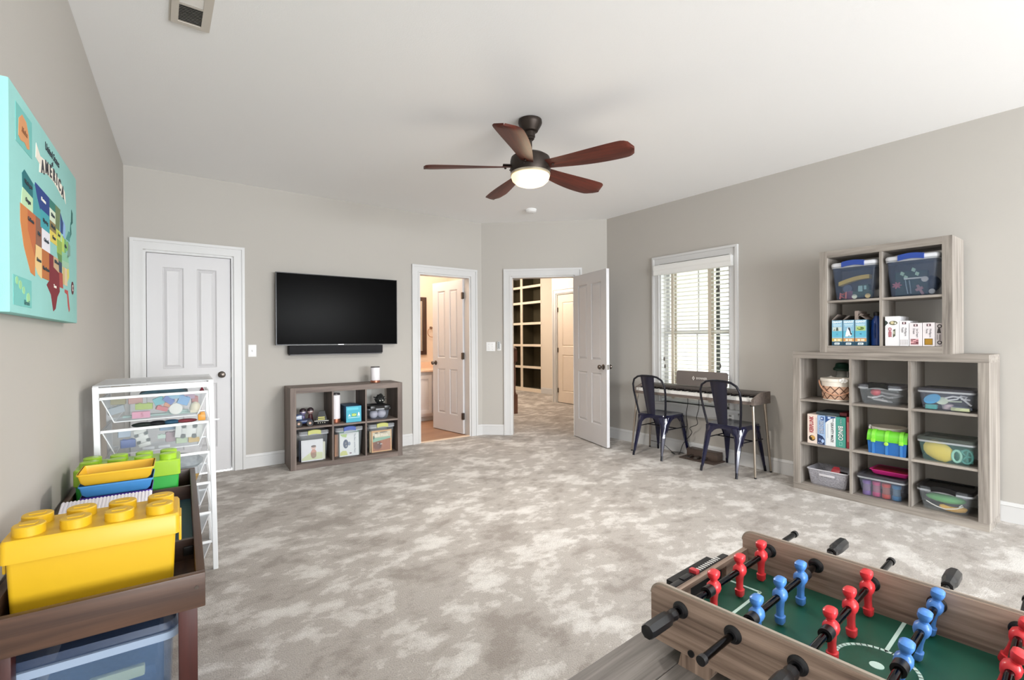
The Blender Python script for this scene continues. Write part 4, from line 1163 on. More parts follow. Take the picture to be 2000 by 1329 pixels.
# bottom left: three tall blue puzzle cartons with open tops, and a blue jug
for i, (x0, x1, lab) in enumerate(((.078, .152, 'first tall blue puzzle box, left of the three, with a grey landscape'), (.154, .230, 'middle tall blue puzzle box printed with a penguin'), (.232, .308, 'third tall blue puzzle box, beside the blue jug, with a green animal picture'))):
    t, w_ = carton('puzzle_box', lab, 'box', S4, x0, x1, .016, ZB4, .196, .19, col('#1f4a60', .5))
    e = w_ / 2
    flat(t, -e + .002, e - .002, .030, .194, col('#8ab9d4', .5)); flat(t, -e + .002, e - .002, .066, .112, col('#5fb4cf', .5), y=-.0011)
    flat(t, -e + .002, e - .002, .032, .056, col('#d29a5c' if i else '#cdb25e', .5), y=-.0011)
    flat(t, -.020, -.004, .036, .050, col('#efe7d0'), y=-.0017); flat(t, .002, .024, .036, .050, col('#efdfc0'), y=-.0017)
    flat_poly(t, [(-.018, .007), (.014, .007), (.018, .013), (.016, .023), (-.016, .023), (-.019, .015)], col('#e3edf0'), y=-.0012)
    text('PLAY', .010, col('#1f4a60'), t, (-.001, -.0019, .0145))
    text('GIANT', .022, col('#eef7fb'), t, (0, -.0014, .180), sx=.98, bold=.0008)
    flat(t, -.028, .028, .158, .163, col('#d3ecf5'), y=-.0014); flat(t, -.024, .024, .148, .152, col('#d3ecf5'), y=-.0014)
    if i == 0:
        flat(t, -.030, .030, .112, .142, col('#c9d6d2'), y=-.0016); flat_poly(t, [(-.008, .114), (.010, .114), (.006, .140), (-.004, .140)], col('#4a5a52'), y=-.0022); flat_poly(t, [(-.028, .114), (-.012, .114), (-.016, .130)], col('#8a978e'), y=-.0022)
        text('21', .014, col('#3d86b0'), t, (0, -.0019, .088))
    elif i == 1:
        flat_poly(t, [(-.022, .070), (-.018, .100), (-.006, .135), (.002, .142), (.012, .132), (.018, .100), (.024, .088), (.022, .078), (.014, .076), (.012, .070)], col('#e9f1f4'), y=-.0016)
        flat_poly(t, [(-.004, .130), (.002, .141), (.011, .132), (.016, .100), (.023, .090), (.022, .080), (.013, .084), (.006, .112)], col('#2c3a4a'), y=-.0022)
        flat_poly(t, [(-.004, .072), (.006, .070), (.004, .078)], col('#2c3a4a'), y=-.0022)
    else:
        flat(t, -.031, .031, .112, .148, col('#a9c98e'), y=-.0016); flat_poly(t, ell(.0, .130, .022, .012, 14), col('#5f7a3c'), y=-.0022); flat_poly(t, ell(-.008, .133, .009, .005, 12), col('#cdd77a'), y=-.0026)
        text('48', .014, col('#2a6f9a'), t, (0, -.0019, .088))
    fm = col('#8d8078', .7)
    MB().hexa([(-e, .0, .196), (-e + .003, 0, .196), (-e + .003, .19, .196), (-e, .19, .196)], [(-e + .038, 0, .240 - .012 * (i == 1)), (-e + .041, 0, .240 - .012 * (i == 1)), (-e + .041, .19, .240 - .012 * (i == 1)), (-e + .038, .19, .240 - .012 * (i == 1))]).build('open_flap', fm, t)
    if i == 2:
        MB().hexa([(e - .003, 0, .196), (e, 0, .196), (e, .19, .196), (e - .003, .19, .196)], [(e - .046, 0, .228), (e - .043, 0, .228), (e - .043, .19, .228), (e - .046, .19, .228)]).build('open_flap', fm, t)
        MB().box(-e, -e + .020, 0, .18, .196, .262).build('open_flap', fm, t)
jg = thing('water_jug', 'dark blue translucent jug with black cap beside the puzzle boxes', 'jug', at(S4, .349, .085, ZB4), -PI / 2)
MB().lathe([(.030, 0), (.036, .004), (.037, .13), (.034, .15), (.035, .165), (.030, .19), (.016, .215), (.015, .228)], n=28).build('bottle', CLEAR('jug_blue', '#1d3f86', alpha=.85), jg)
MB().lathe([(.018, .222), (.019, .225), (.019, .248), (.012, .252)], n=20).build('cap', M_BLACKPL, jg)
MB().tube([(.0, -.036, .16), (.0, -.046, .14), (.0, -.046, .08), (.0, -.037, .055)], .004, 6).build('handle', col('#1b3264', .4), jg)

# bottom right: white boxes
WB = col('#e9e9ec', .5)
t, w_ = carton('puzzle_box', 'tallest white box, with red lettering, in the lower right cube', 'box', S4, .420, .501, .014, ZB4, .212, .22, WB)
text('CHESS', .024, col('#a8364a'), t, (-.012, -.001, .098), **DN, bold=.0008)
flat_poly(t, [(.006, .060), (.020, .072), (.020, .122), (.006, .114), (.010, .100), (.006, .088)], col('#5c6152')); flat_poly(t, [(.008, .082), (.016, .086), (.016, .106), (.008, .104)], col('#b9b9a4'), y=-.0015)
flat_poly(t, ell(.008, .164, .024, .015), col('#6c6a52')); flat_poly(t, ell(.002, .166, .010, .010), col('#d6cba2'), y=-.0015); flat_poly(t, ell(.020, .162, .006, .007), col('#e3e3da'), y=-.0015)
flat_poly(t, [(-.0405, .142), (-.030, .155), (-.022, .165), (-.030, .178), (-.0405, .184)], col('#2f3d3a'))
for lab, x0, x1, hh, lines, foot in (('narrow white puzzle box with a grey grid at its foot', .503, .556, .178, ('Minifigure', 'Puzzle'), 'grid'), ('white puzzle box with a dark red patterned square', .559, .628, .161, ('Ice Cream', 'Dream'), 'red'), ('white puzzle box with an ochre square at its foot', .631, .696, .161, ('Minifigure', 'Faces'), 'ochre')):
    t, w_ = carton('puzzle_box', lab, 'box', S4, x0, x1, .014, ZB4, hh, .22, col('#e6e0e3', .5) if foot != 'grid' else WB)
    flat(t, -.010, .012, hh - .025, hh - .009, col('#4a2a34')); flat(t, -.004, .005, hh - .023, hh - .011, col('#d9c3c6'), y=-.0012)
    text(lines[0], .016, col('#6f6a70'), t, (.010, -.001, hh * .50 + .010), **DN, sx=.9); text(lines[1], .016, col('#6f6a70'), t, (-.008, -.001, hh * .58 + .010), **DN, sx=.9)
    if foot == 'grid':
        for k in range(5): flat(t, -.022 + k * .0095, -.016 + k * .0095, .008, .045, col('#b9b4b4'))
        for k in range(4): flat(t, -.022, .022, .012 + k * .009, .0145 + k * .009, WB, y=-.0013)
    elif foot == 'red':
        flat(t, -.026, .016, .010, .050, col('#d8a3a8'))
        for a, b, c_ in ((-.026, .0, .044), (.004, .016, .036), (-.010, .016, .026), (-.026, -.014, .034), (-.026, .016, .014), (.002, .016, .020)): flat(t, a, b, c_, c_ + .005, col('#5e2430'), y=-.0013)
    else:
        flat(t, -.022, .022, .008, .052, col('#5b5030')); flat(t, -.019, .019, .011, .049, col('#a67c22'), y=-.0012)
t, w_ = carton('puzzle_box', 'grey box with two round marks at the right of the lower right cube', 'box', S4, .699, .735, .014, ZB4, .157, .22, col('#bdb6b6', .5))
for cz in (.135, .025):
    flat_poly(t, ell(.004, cz, .013, .013), col('#3a3436')); flat_poly(t, ell(.004, cz, .007, .007), col('#b3acac'), y=-.0015)
flat_poly(t, [(-.010, .088), (.012, .088), (.006, .122), (-.004, .122)], col('#3a3436')); flat(t, .002, .010, .040, .080, col('#7d7476')); flat(t, -.010, -.006, .044, .080, col('#7d7476'))

# ------------------------------------------------------------------ canvas map on the left wall
ll, lrot, _ = frame_of(CL, C0)
def on_left(Y, d, z):
    """point on the left wall at depth Y, d metres into the room"""
    X = -.2241 - (YB - Y) * math.tan(TH_L)
    return (X + d * math.cos(TH_L), Y - d * math.sin(TH_L), z)
CV0 = 1.765                                 # near edge
cv = thing('canvas_print', 'pale aqua canvas map print hung on the left wall', 'wall art', on_left(CV0, .003, 1.3115), lrot)
CWD, CHT, CT = .955, .606, .040             # width, height, thickness
MB().box(0, CWD, -CT, 0, 0, CHT, bev=.004).build('canvas', P('aqua_canvas', '#93cbc6', rough=.8, var=.06, scale=5, bump=.15, bscale=500), cv)
def mp(pts, c, y=-CT - .0008):
    """map coordinates: u 0..1 left-right, v 0..1 bottom-top"""
    return flat_poly(cv, [(u * CWD, v * CHT) for u, v in pts], col(c, .8), y=y, name='map_region', t=.0009)
mp([(.027, .035), (.221, .035), (.221, .167), (.027, .167)], '#74bfb9'); mp([(.06, .765), (.238, .765), (.238, .942), (.06, .938)], '#74bfb9')
mp([(.085, .80), (.09, .88), (.125, .915), (.17, .905), (.195, .86), (.205, .795), (.18, .785), (.15, .80), (.11, .79)], '#d99a68', -CT - .0016)
for a, b, s in ((.06, .145, .014), (.095, .13, .016), (.13, .11, .014), (.18, .08, .02)):
    mp([(a + s * math.cos(t_), b + s * 1.3 * math.sin(t_)) for t_ in [k * PI / 4 for k in range(8)]], '#9ccf9a', -CT - .0016)
text('Hawaii', .020, col('#3c6f6a'), cv, (.16 * CWD, -CT - .0022, .055 * CHT)); text('Alaska', .022, col('#8a5a38'), cv, (.145 * CWD, -CT - .0024, .845 * CHT))
# states, west to east (simplified outlines)
ST = [('#1f6f76', [(.22, .70), (.33, .69), (.33, .775), (.24, .80), (.215, .77)]), ('#bfe0b6', [(.205, .61), (.33, .61), (.33, .69), (.22, .70), (.21, .66)]),
      ('#cf8348', [(.195, .61), (.27, .61), (.27, .50), (.35, .37), (.35, .27), (.30, .28), (.23, .40), (.195, .52)]), ('#c26b3e', [(.27, .61), (.36, .61), (.36, .42), (.35, .37), (.27, .50)]),
      ('#4ea3a8', [(.33, .61), (.42, .61), (.42, .66), (.38, .72), (.355, .775), (.33, .775)]), ('#1f3f86', [(.355, .775), (.38, .72), (.42, .66), (.42, .675), (.545, .675), (.545, .79), (.36, .795)]),
      ('#3fa0ac', [(.42, .57), (.545, .57), (.545, .675), (.42, .675)]), ('#8a5f4c', [(.36, .61), (.42, .61), (.42, .57), (.435, .57), (.435, .45), (.36, .45)]),
      ('#e6e6ee', [(.435, .57), (.55, .57), (.55, .45), (.435, .45)]), ('#e9c98c', [(.35, .45), (.435, .45), (.435, .27), (.385, .29), (.35, .33)]),
      ('#b96f3a', [(.435, .45), (.535, .45), (.535, .28), (.435, .28)]), ('#2f7a6e', [(.545, .735), (.635, .735), (.635, .79), (.545, .79)]), ('#d8e6cf', [(.545, .66), (.635, .66), (.635, .735), (.545, .735)]),
      ('#8c7a50', [(.545, .60), (.65, .60), (.635, .66), (.545, .66)]), ('#dcc85c', [(.55, .53), (.66, .53), (.65, .60), (.55, .60)]), ('#7a1f2b', [(.535, .45), (.60, .45), (.60, .38), (.69, .36), (.70, .24), (.66, .20), (.63, .12), (.595, .10), (.56, .20), (.50, .25), (.535, .28)]),
      ('#c5a884', [(.60, .45), (.68, .45), (.69, .36), (.60, .38)]), ('#6b7f58', [(.635, .64), (.70, .64), (.72, .79), (.635, .79)]), ('#cfd35e', [(.65, .58), (.72, .58), (.72, .64), (.635, .64)]), ('#8fae52', [(.66, .49), (.74, .49), (.74, .58), (.66, .58)]),
      ('#5f8a50', [(.68, .44), (.74, .44), (.74, .49), (.66, .49)]), ('#34435e', [(.69, .37), (.74, .37), (.74, .44), (.68, .44)]), ('#a8463f', [(.70, .27), (.76, .27), (.75, .37), (.69, .37)]),
      ('#28467e', [(.72, .64), (.76, .64), (.77, .72), (.72, .77)]), ('#8fb4e0', [(.76, .62), (.80, .62), (.81, .71), (.77, .74)]), ('#b7cf68', [(.74, .52), (.785, .52), (.785, .63), (.74, .63)]), ('#6fae72', [(.785, .52), (.82, .53), (.82, .62), (.785, .62)]),
      ('#7fb56a', [(.82, .54), (.86, .56), (.855, .62), (.82, .61)]), ('#88c0a0', [(.74, .46), (.87, .47), (.86, .52), (.74, .52)]), ('#9fc4a8', [(.74, .42), (.87, .43), (.87, .47), (.74, .46)]), ('#c7b27a', [(.75, .30), (.79, .30), (.79, .42), (.75, .42)]), ('#d8c0a0', [(.79, .30), (.84, .30), (.83, .42), (.79, .42)]),
      ('#cfc86a', [(.84, .33), (.875, .37), (.87, .43), (.83, .42)]), ('#b04a46', [(.79, .27), (.85, .27), (.87, .19), (.885, .14), (.87, .12), (.85, .16), (.835, .24), (.79, .25)]), ('#7a9a8e', [(.84, .50), (.90, .53), (.90, .60), (.86, .62)]),
      ('#4d8f8a', [(.82, .63), (.89, .63), (.905, .70), (.87, .70)]), ('#2f6f6a', [(.90, .66), (.93, .70), (.915, .78), (.90, .72)]), ('#1f5c56', [(.92, .76), (.955, .79), (.955, .86), (.93, .88)])]
MU = lambda u: 1.056 * u - .1035
MV = lambda v: .9 * v - .045
for c, pts in ST: mp([(MU(u), MV(v)) for u, v in pts], c)
_dk = col('#2f3a40', .8)
for s, u, v in (('Washington', .275, .74), ('Oregon', .27, .65), ('California', .30, .56), ('Montana', .455, .735), ('Wyoming', .48, .62), ('Colorado', .492, .51), ('Arizona', .392, .37), ('New Mexico', .485, .34), ('Texas', .615, .26), ('Kansas', .605, .565), ('Nebraska', .595, .63), ('Utah', .395, .52), ('Dakota', .59, .70), ('Iowa', .685, .61), ('Oklahoma', .645, .42), ('Ohio', .80, .57)):
    text(s, .017, col('#e8e6da', .8) if s in ('Montana', 'Texas') else _dk, cv, (MU(u) * CWD, -CT - .0022, MV(v) * CHT))
mp([(.285, .80), (.29, .875), (.345, .835), (.44, .85), (.54, .855), (.64, .84), (.74, .81), (.765, .74), (.73, .765), (.69, .755), (.60, .775), (.54, .785), (.44, .785), (.36, .755), (.33, .745), (.335, .79)], '#efe9dc')
for ch_, u, v, a in (('A', .372, .788, .12), ('M', .432, .812, .08), ('E', .490, .820, .02), ('R', .545, .820, 0), ('I', .590, .818, -.05), ('C', .638, .808, -.1), ('A', .695, .788, -.2)):
    text(ch_, .058, col('#3d3d42', .8), cv, (u * CWD, -CT - .0018, v * CHT), right=(math.cos(a), 0, math.sin(a)), up=(-math.sin(a), 0, math.cos(a)), bold=.0012)
text('United States', .036, _dk, cv, (.525 * CWD, -CT - .0012, .925 * CHT), sx=1.1); text('of', .026, _dk, cv, (.52 * CWD, -CT - .0012, .876 * CHT))
flat_poly(cv, ell(.893 * CWD, .229 * CHT, .026, .026), col('#5b2330', .8), y=-CT - .0012); flat_poly(cv, ell(.893 * CWD, .229 * CHT, .013, .013), col('#d9cfc6', .8), y=-CT - .0018); flat_poly(cv, ell(.893 * CWD, .229 * CHT, .007, .007), col('#5b2330', .8), y=-CT - .0024)

# ------------------------------------------------------------------ wire drawer unit
DU = thing('drawer_unit', 'white steel drawer unit with six wire mesh baskets by the left wall', 'drawer unit', (.262, 3.045, 0), TH_L * -1)
DU.rotation_euler = (0, math.radians(-1.0), -TH_L)
M_WSTEEL = P('white_enamel', '#eceef0', rough=.35, var=.015)
M_WMESH = MESHMAT('white_wire_mesh', '#b9c1c7')
UW, UD, UH = .498, .50, 1.022               # width, depth, height; x runs from -UW to 0
for x in (-UW, -.024):
    f = MB().box(x, x + .024, 0, .024, 0, UH, bev=.003).box(x, x + .024, UD - .024, UD, 0, UH, bev=.003)
    f.box(x + .004, x + .020, .024, UD - .024, UH - .03, UH - .006)
    for z in (.158, .315, .477, .642, .804, .966):
        f.box(x + (.020 if x < -.1 else -.006), x + (.030 if x < -.1 else .004), .01, UD - .01, z - .012, z - .006)
    f.build('side_frame', M_WSTEEL, DU, smooth=False)
for ya, yb2 in ((.002, .022), (UD - .022, UD - .002)):
    MB().box(-UW + .024, -.024, ya, yb2, UH - .034, UH - .006, bev=.002).build('top_rail', M_WSTEEL, DU)
MB().box(-UW + .002, -.002, .004, UD, UH, UH + .006).build('top_plate', CLEAR('frosted_top', '#d6d8da', alpha=.55, rough=.4), DU)
BZ = (.966, .804, .642, .477, .315, .158)
for i, z in enumerate(BZ):
    b = MB()
    w1, w0, d1 = UW - .060, UW - .150, UD - .03
    cx = -UW / 2
    q = lambda w, d, zz: [(cx - w / 2, UD / 2 - d / 2, zz), (cx + w / 2, UD / 2 - d / 2, zz), (cx + w / 2, UD / 2 + d / 2, zz), (cx - w / 2, UD / 2 + d / 2, zz)]
    b.loft([q(w0, d1 - .06, z - .128), q(w1, d1, z - .004)], cap0=True, cap1=False)
    bo_ = b.build('basket', M_WMESH, DU, smooth=False)
    for ya, yb2 in ((.001, .013), (UD - .014, UD - .004)):
        MB().box(-UW + .026, -.026, ya, yb2, z - .010, z + .003, bev=.002).build('basket_rim', M_WSTEEL, bo_)
    e = MB()
    for s in (-1, 1):
        e.tube([(cx + s * w1 / 2, .016, z - .004), (cx + s * w0 / 2, .047, z - .128)], .0028, 6)
        e.tube([(cx + s * w0 / 2, .047, z - .128), (cx + s * w0 / 2, UD - .047, z - .128)], .0028, 6)
    e.tube([(cx - w0 / 2, .047, z - .128), (cx + w0 / 2, .047, z - .128)], .0028, 6)
    e.build('basket_wire', M_WSTEEL, bo_)
MB().box(.0, .022, .004, .016, .806, .812).build('stop_pin', M_WSTEEL, DU)
def in_unit(x, y, z):
    M = Matrix.Translation(DU.location) @ DU.rotation_euler.to_matrix().to_4x4()
    return M @ Vector((x, y, z))
# toys in the baskets; x from the left end (-.5) to the right (0)
def brick(label, x, y, z, w, d, h, c, rot=0.0, rx=0.0, ry=0.0, studs=True):
    t = thing('toy_brick', label, 'toy', in_unit(x, y, z), -TH_L + rot, 'toys in the wire drawer unit')
    t.rotation_euler = (rx, ry, -TH_L + rot)
    m = col(c, .4)
    MB().box(-w / 2, w / 2, -d / 2, d / 2, 0, h, bev=.0015, seg=1).build('block', m, t)
    if studs:
        n = max(1, int(w / .024))
        s = MB().lathe([(.0065, 0), (.0065, .004)], n=10).mesh('stud', m)
        for k in range(n):
            link('stud', s, t, ((k + .5) * w / n - w / 2, 0, h))
    return t
b1 = BZ[0] - .124
brick('pink block with a red numeral at the front of the top basket', -.318, .080, b1 + .002, .075, .03, .034, '#df8fae', .05, studs=False)
_b = [o for o in COL.objects if o.get('label', '').startswith('pink block')][0]
text('5', .03, col('#a83a4a'), _b, (.004, -.0156, .017), ext=.0004)
brick('lime green toy brick above the pink block in the top basket', -.305, .085, b1 + .045, .072, .03, .030, '#a9c24c', -.05)
brick('red toy brick left of the white disc in the top basket', -.235, .082, b1 + .032, .05, .03, .022, '#c4434c', .2, ry=.35)
brick('turquoise toy block in the middle of the top basket', -.235, .10, b1 + .062, .045, .03, .040, '#57b7c4', 0, ry=-.4, studs=False)
brick('royal blue toy block leaning in the middle of the top basket', -.210, .085, b1 + .072, .05, .025, .028, '#4a6ab8', 0, ry=.7)
brick('orange toy block under the royal blue block in the top basket', -.208, .085, b1 + .048, .035, .02, .02, '#d98a5c', 0, ry=.4, studs=False)
brick('sky blue toy block at upper right of the top basket', -.145, .09, b1 + .055, .05, .03, .045, '#5f9fd6', .1, ry=.4)
brick('pale blue toy brick high in the top basket', -.180, .09, b1 + .088, .06, .03, .020, '#86bcd8', 0)
brick('grey tangled toy brick at the far left of the top basket', -.415, .09, b1 + .035, .065, .03, .035, '#8a949c', .3, ry=-.25)
brick('olive toy block at the upper left of the top basket', -.410, .11, b1 + .078, .06, .03, .028, '#9a8f5e', -.1)
brick('mauve toy block at the upper right of the top basket', -.110, .12, b1 + .078, .05, .03, .03, '#b08aa2', .1)
brick('coral toy block at the right end of the top basket', -.085, .13, b1 + .05, .03, .03, .04, '#c06a62', .1)
brick('salmon toy block behind the lime brick in the top basket', -.345, .16, b1 + .07, .06, .03, .04, '#c98a7c', .1)
q = MB().cyl((0, -.006, 0), (0, .006, 0), .029, n=28).cyl((0, -.009, 0), (0, -.006, 0), .022, n=28)
simple('toy_disc', 'round white toy disc at the front of the top basket', 'toy', q, col('#e9e9e2', .4), in_unit(-.170, .066, b1 + .036), -TH_L, 'toys in the wire drawer unit')
simple('toy_shell', 'cream shell-shaped toy near the right of the top basket', 'toy', MB().lathe([(.026, 0), (.026, .012), (.020, .032), (.006, .042)], n=20).box(-.022, .022, -.02, .02, -.014, 0), col('#e8e0c4', .5), in_unit(-.085, .078, b1 + .022), -TH_L, 'toys in the wire drawer unit')
simple('toy_bits', 'pale aqua toy bricks scattered on the floor of the top basket', 'toy', MB().box(-.16, .16, -.02, .02, 0, .010, bev=.003).box(.02, .12, -.015, .015, .008, .022, bev=.003), col('#a9c9c0', .5), in_unit(-.235, .12, b1 + .003), -TH_L, 'toys in the wire drawer unit')
# things poking above the two top rims
simple('picture_card', 'dark card with blue and gold art lying over the top basket', 'card', MB().hexa([(-.11, -.09, 0), (.10, -.09, 0), (.10, .09, 0), (-.11, .09, 0)], [(-.06, -.08, .022), (.06, -.08, .024), (.06, .08, .024), (-.06, .08, .022)]), P('card_art', '#3c5a66', rough=.5, var=.6, scale=25), in_unit(-.215, .17, BZ[0] - .002), -TH_L)
simple('red_cone', 'small dark red cone toy at the right rim of the top basket', 'toy', MB().cyl((0, 0, 0), (0, 0, .024), .012, .001, 12), col('#7d2734', .5), in_unit(-.052, .06, BZ[0] - .002), -TH_L)
b2 = BZ[1] - .124
simple('orange_toy', 'orange toy cab at the right above the second basket', 'toy', MB().box(-.016, .018, -.02, .02, 0, .034, bev=.004).box(-.006, .016, -.018, .018, .03, .044, bev=.004), col('#d9942c', .4), in_unit(-.058, .045, BZ[1] + .004), -TH_L)
for k, (x, w, h, c, nm) in enumerate(((-.31, .10, .026, '#26302c', 'dark green'), (-.25, .09, .03, '#1b1b20', 'black'), (-.19, .08, .028, '#2f5672', 'deep blue'), (-.125, .10, .022, '#8a3f48', 'maroon'))):
    simple('toy_heap', nm + ' toy piece heaped at the rim of the second basket', 'toy', MB().sphere((0, 0, 0), .5, 12, h / .5 * .5, w, .06), col(c, .5), in_unit(x, .08, BZ[1] + .004), -TH_L, 'toys in the wire drawer unit')
# second basket: white chassis pieces
def chassis(label, x, z, s, ry):
    t = thing('toy_chassis', label, 'toy', in_unit(x, .070, z), -TH_L, 'toys in the wire drawer unit')
    t.rotation_euler = (0, ry, -TH_L)
    m = MB().box(-.03 * s, .03 * s, -.004, .004, -.014 * s, .014 * s, bev=.002)
    for sx in (-.045, 0, .045):
        m.box(sx * s - .013 * s, sx * s + .013 * s, -.005, .005, -.032 * s, .032 * s, bev=.003)
    m.build('body', col('#e6e8e4', .4), t)
    for sx in (-.024, .024):
        for sz in (-.026, .026):
            MB().cyl((sx * s, -.005, sz * s), (sx * s, .008, sz * s), .011 * s, n=12).build('wheel', col('#5d615f', .5), t)
chassis('white toy car chassis with dark wheels at the right of the second basket', -.115, b2 + .072, 1.05, .08)
chassis('white toy car chassis at the left of the second basket', -.315, b2 + .062, .8, 1.3)
brick('pale aqua toy brick in the middle of the second basket', -.235, .072, b2 + .048, .034, .02, .02, '#c6dccf')
brick('indigo toy brick at the left bottom of the second basket', -.375, .08, b2 + .02, .06, .03, .04, '#4a62a8', .2)
brick('light blue toy brick behind the chassis in the second basket', -.39, .10, b2 + .072, .05, .03, .035, '#a9b9cc', .2)
brick('steel blue toy brick at the upper middle of the second basket', -.20, .14, b2 + .08, .09, .03, .03, '#7f9fc0', .1)
brick('yellow toy brick at the right bottom of the second basket', -.095, .10, b2 + .006, .05, .03, .03, '#d9b560', .1)
brick('dusky pink toy brick in the second basket beside the aqua brick', -.195, .12, b2 + .02, .05, .03, .05, '#a98a92', .1)
brick('pale green toy brick under the right chassis', -.15, .10, b2 + .008, .05, .03, .03, '#b9cda8', .1)
brick('white toy tile lying at the front of the second basket', -.29, .060, b2 + .001, .05, .01, .012, '#e6e9ee', 0, studs=False)
brick('white toy tile right of the other tile in the second basket', -.225, .060, b2 + .001, .05, .01, .012, '#e6e9ee', 0, studs=False)
b3, b4, b5, b6 = (z - .124 for z in BZ[2:])
simple('card_box', 'gold and black printed card in the third basket', 'card', MB().hexa([(-.05, -.004, 0), (.035, -.004, 0), (.035, .004, 0), (-.05, .004, 0)], [(-.05, -.004, .04), (.05, -.004, .04), (.05, .004, .04), (-.05, .004, .04)]), P('gold_print', '#9a7a3a', rough=.5, var=.8, scale=60), in_unit(-.125, .045, BZ[3] + .006), -TH_L)
for lab, x, z, w, h, c in (('grey heap of toy parts in the third basket', -.16, b3 + .01, .22, .09, '#9aa0a4'), ('pale blue toy parts in the fourth basket', -.18, b4 + .01, .2, .09, '#b9cdd2'), ('mixed grey toy parts in the fifth basket', -.18, b5 + .01, .2, .08, '#9d979b'), ('dark toy rails lying over the sixth basket', -.15, BZ[5] + .004, .16, .012, '#5a616c'), ('off-white toy parts in the sixth basket', -.18, b6 + .01, .2, .09, '#d3d0ce')):
    simple('toy_heap', lab, 'toy', MB().sphere((0, .16, h / 2), .5, 14, h / .5 * .5, w, .2), P('heap_' + c.strip('#'), c, rough=.6, var=.35, scale=45, bump=.8, bscale=45), in_unit(x, 0, z), -TH_L)

# ------------------------------------------------------------------ play table with its boxes
PT = thing('play_table', 'dark brown wooden play table with storage wells along the left wall', 'table', on_left(1.58, .012, 0), lrot)
# local: x runs away from the camera along the wall, y negative = into the room
TL, TW, TZ = 1.33, .445, .600
def tw_(ax): return WOOD('walnut_stain', '#2b1b15', '#523a2c', ax, rough=.42, k=.8)
MB().box(0, .022, -TW, 0, TZ - .093, TZ, bev=.003).build('end_panel', tw_('y'), PT)
MB().box(TL - .022, TL, -TW, 0, TZ - .093, TZ, bev=.003).build('end_panel', tw_('y'), PT)
MB().box(.022, TL - .022, -TW, -TW + .022, TZ - .093, TZ, bev=.003).build('side_rail', tw_('x'), PT)
MB().box(.022, TL - .022, -.022, 0, TZ - .093, TZ, bev=.003).build('side_rail', tw_('x'), PT)
for x in (.33, TL - .30):
    MB().box(x, x + .016, -TW + .022, -.022, TZ - .080, TZ - .014).build('divider', tw_('y'), PT)
MB().box(.022, TL - .022, -TW + .022, -.022, TZ - .093, TZ - .080).build('tray_floor', tw_('x'), PT)
MB().box(.346, TL - .30, -TW + .022, -.022, TZ - .080, TZ - .072).build('play_board', P('board_teal', '#2f4f58', rough=.6, var=.08), PT)
for x in (.045, TL - .045):
    for y in (-TW + .04, -.04):
        MB().box(x - .022, x + .022, y - .022, y + .022, 0, TZ - .093, bev=.003).build('leg', WOOD('mahogany_leg', '#2a0f0c', '#421812', 'z', rough=.4), PT)
MB().box(.318, .330, -TW + .022, -TW + .050, TZ - .062, TZ - .034, bev=.003).build('latch', M_BLACKPL, PT)
for y, z in ((-TW + .02, TZ - .036), (-.02, TZ - .036)):
    MB().cyl((.001, y, z), (-.002, y, z), .005, n=10).build('screw', M_NICKEL, PT)
TFZ = TZ - .080
def on_table(x, y, z): return at(PT, x, y, z)

# big yellow brick box: front face across the table
YEL = P('brick_yellow', '#cfa51c', rough=.4, var=.03)
yb = thing('brick_box', 'big yellow brick-shaped storage box with studs on the play table', 'toy box', on_table(.205, -.204, TFZ), lrot - PI / 2)
yb.scale = (.985, 1, 1.15)
MB().loft([rz(rr(.330, .150, .010), 0), rz(rr(.338, .158, .012), .004), rz(rr(.352, .172, .012), .150)]).build('box_body', YEL, yb)
MB().loft([rz(rr(.362, .184, .012), .143), rz(rr(.372, .192, .014), .144), rz(rr(.370, .190, .014), .187), rz(rr(.362, .182, .012), .193)]).build('box_lid', YEL, yb)
stud_me = MB().lathe([(.033, 0), (.033, .019), (.031, .021), (.02, .021)], n=28).mesh('stud', YEL)
for i in range(4):
    for j in range(2):
        s = link('stud', stud_me, yb, ((i - 1.5) * .092, (j - .5) * .092, .193))
        MB().hexa([(-.017, -.007, .021), (.013, -.009, .021), (.017, .007, .021), (-.013, .009, .021)], [(-.017, -.007, .0228), (.013, -.009, .0228), (.017, .007, .0228), (-.013, .009, .0228)]).build('embossed_mark', YEL, s)
for s in (-1, 1):
    MB().box(s * .186 - .003, s * .186 + .004, -.045, .045, .110, .172, bev=.003).build('clip', YEL, yb)

# bins stacked behind it
def open_tray(label, x, y, z, w, d, h, c, rot=0.0):
    t = thing('toy_tray', label, 'tray', on_table(x, y, z), lrot - PI / 2 + rot)
    MB().loft(tub_rings(w, d, h, .93, .006, .003)).build('tray_body', col(c, .35), t)
    MB().loft([rz(rr(w + .004, d + .004, .007), h - .006), rz(rr(w + .004, d + .004, .007), h), rz(rr(w - .006, d - .006, .005), h)], False, False).build('rim', col(c, .35), t)
    return t
open_tray('purple open tray at the bottom of the stack on the play table', .845, -.190, TFZ + .0085, .208, .15, .132, '#5b3fb0')
open_tray('sky blue open tray in the middle of the stack on the play table', .838, -.190, TFZ + .141, .216, .155, .045, '#4c93d4')
open_tray('yellow open tray on top of the stack on the play table', .832, -.190, TFZ + .1865, .222, .16, .045, '#e2b32a')
simple('red_tray', 'red tray corner beside the purple tray on the play table', 'tray', MB().loft(tub_rings(.05, .10, .055, .95, .006, .003)), col('#c23a34', .4), on_table(.80, -.330, TFZ + .0085), lrot - PI / 2)
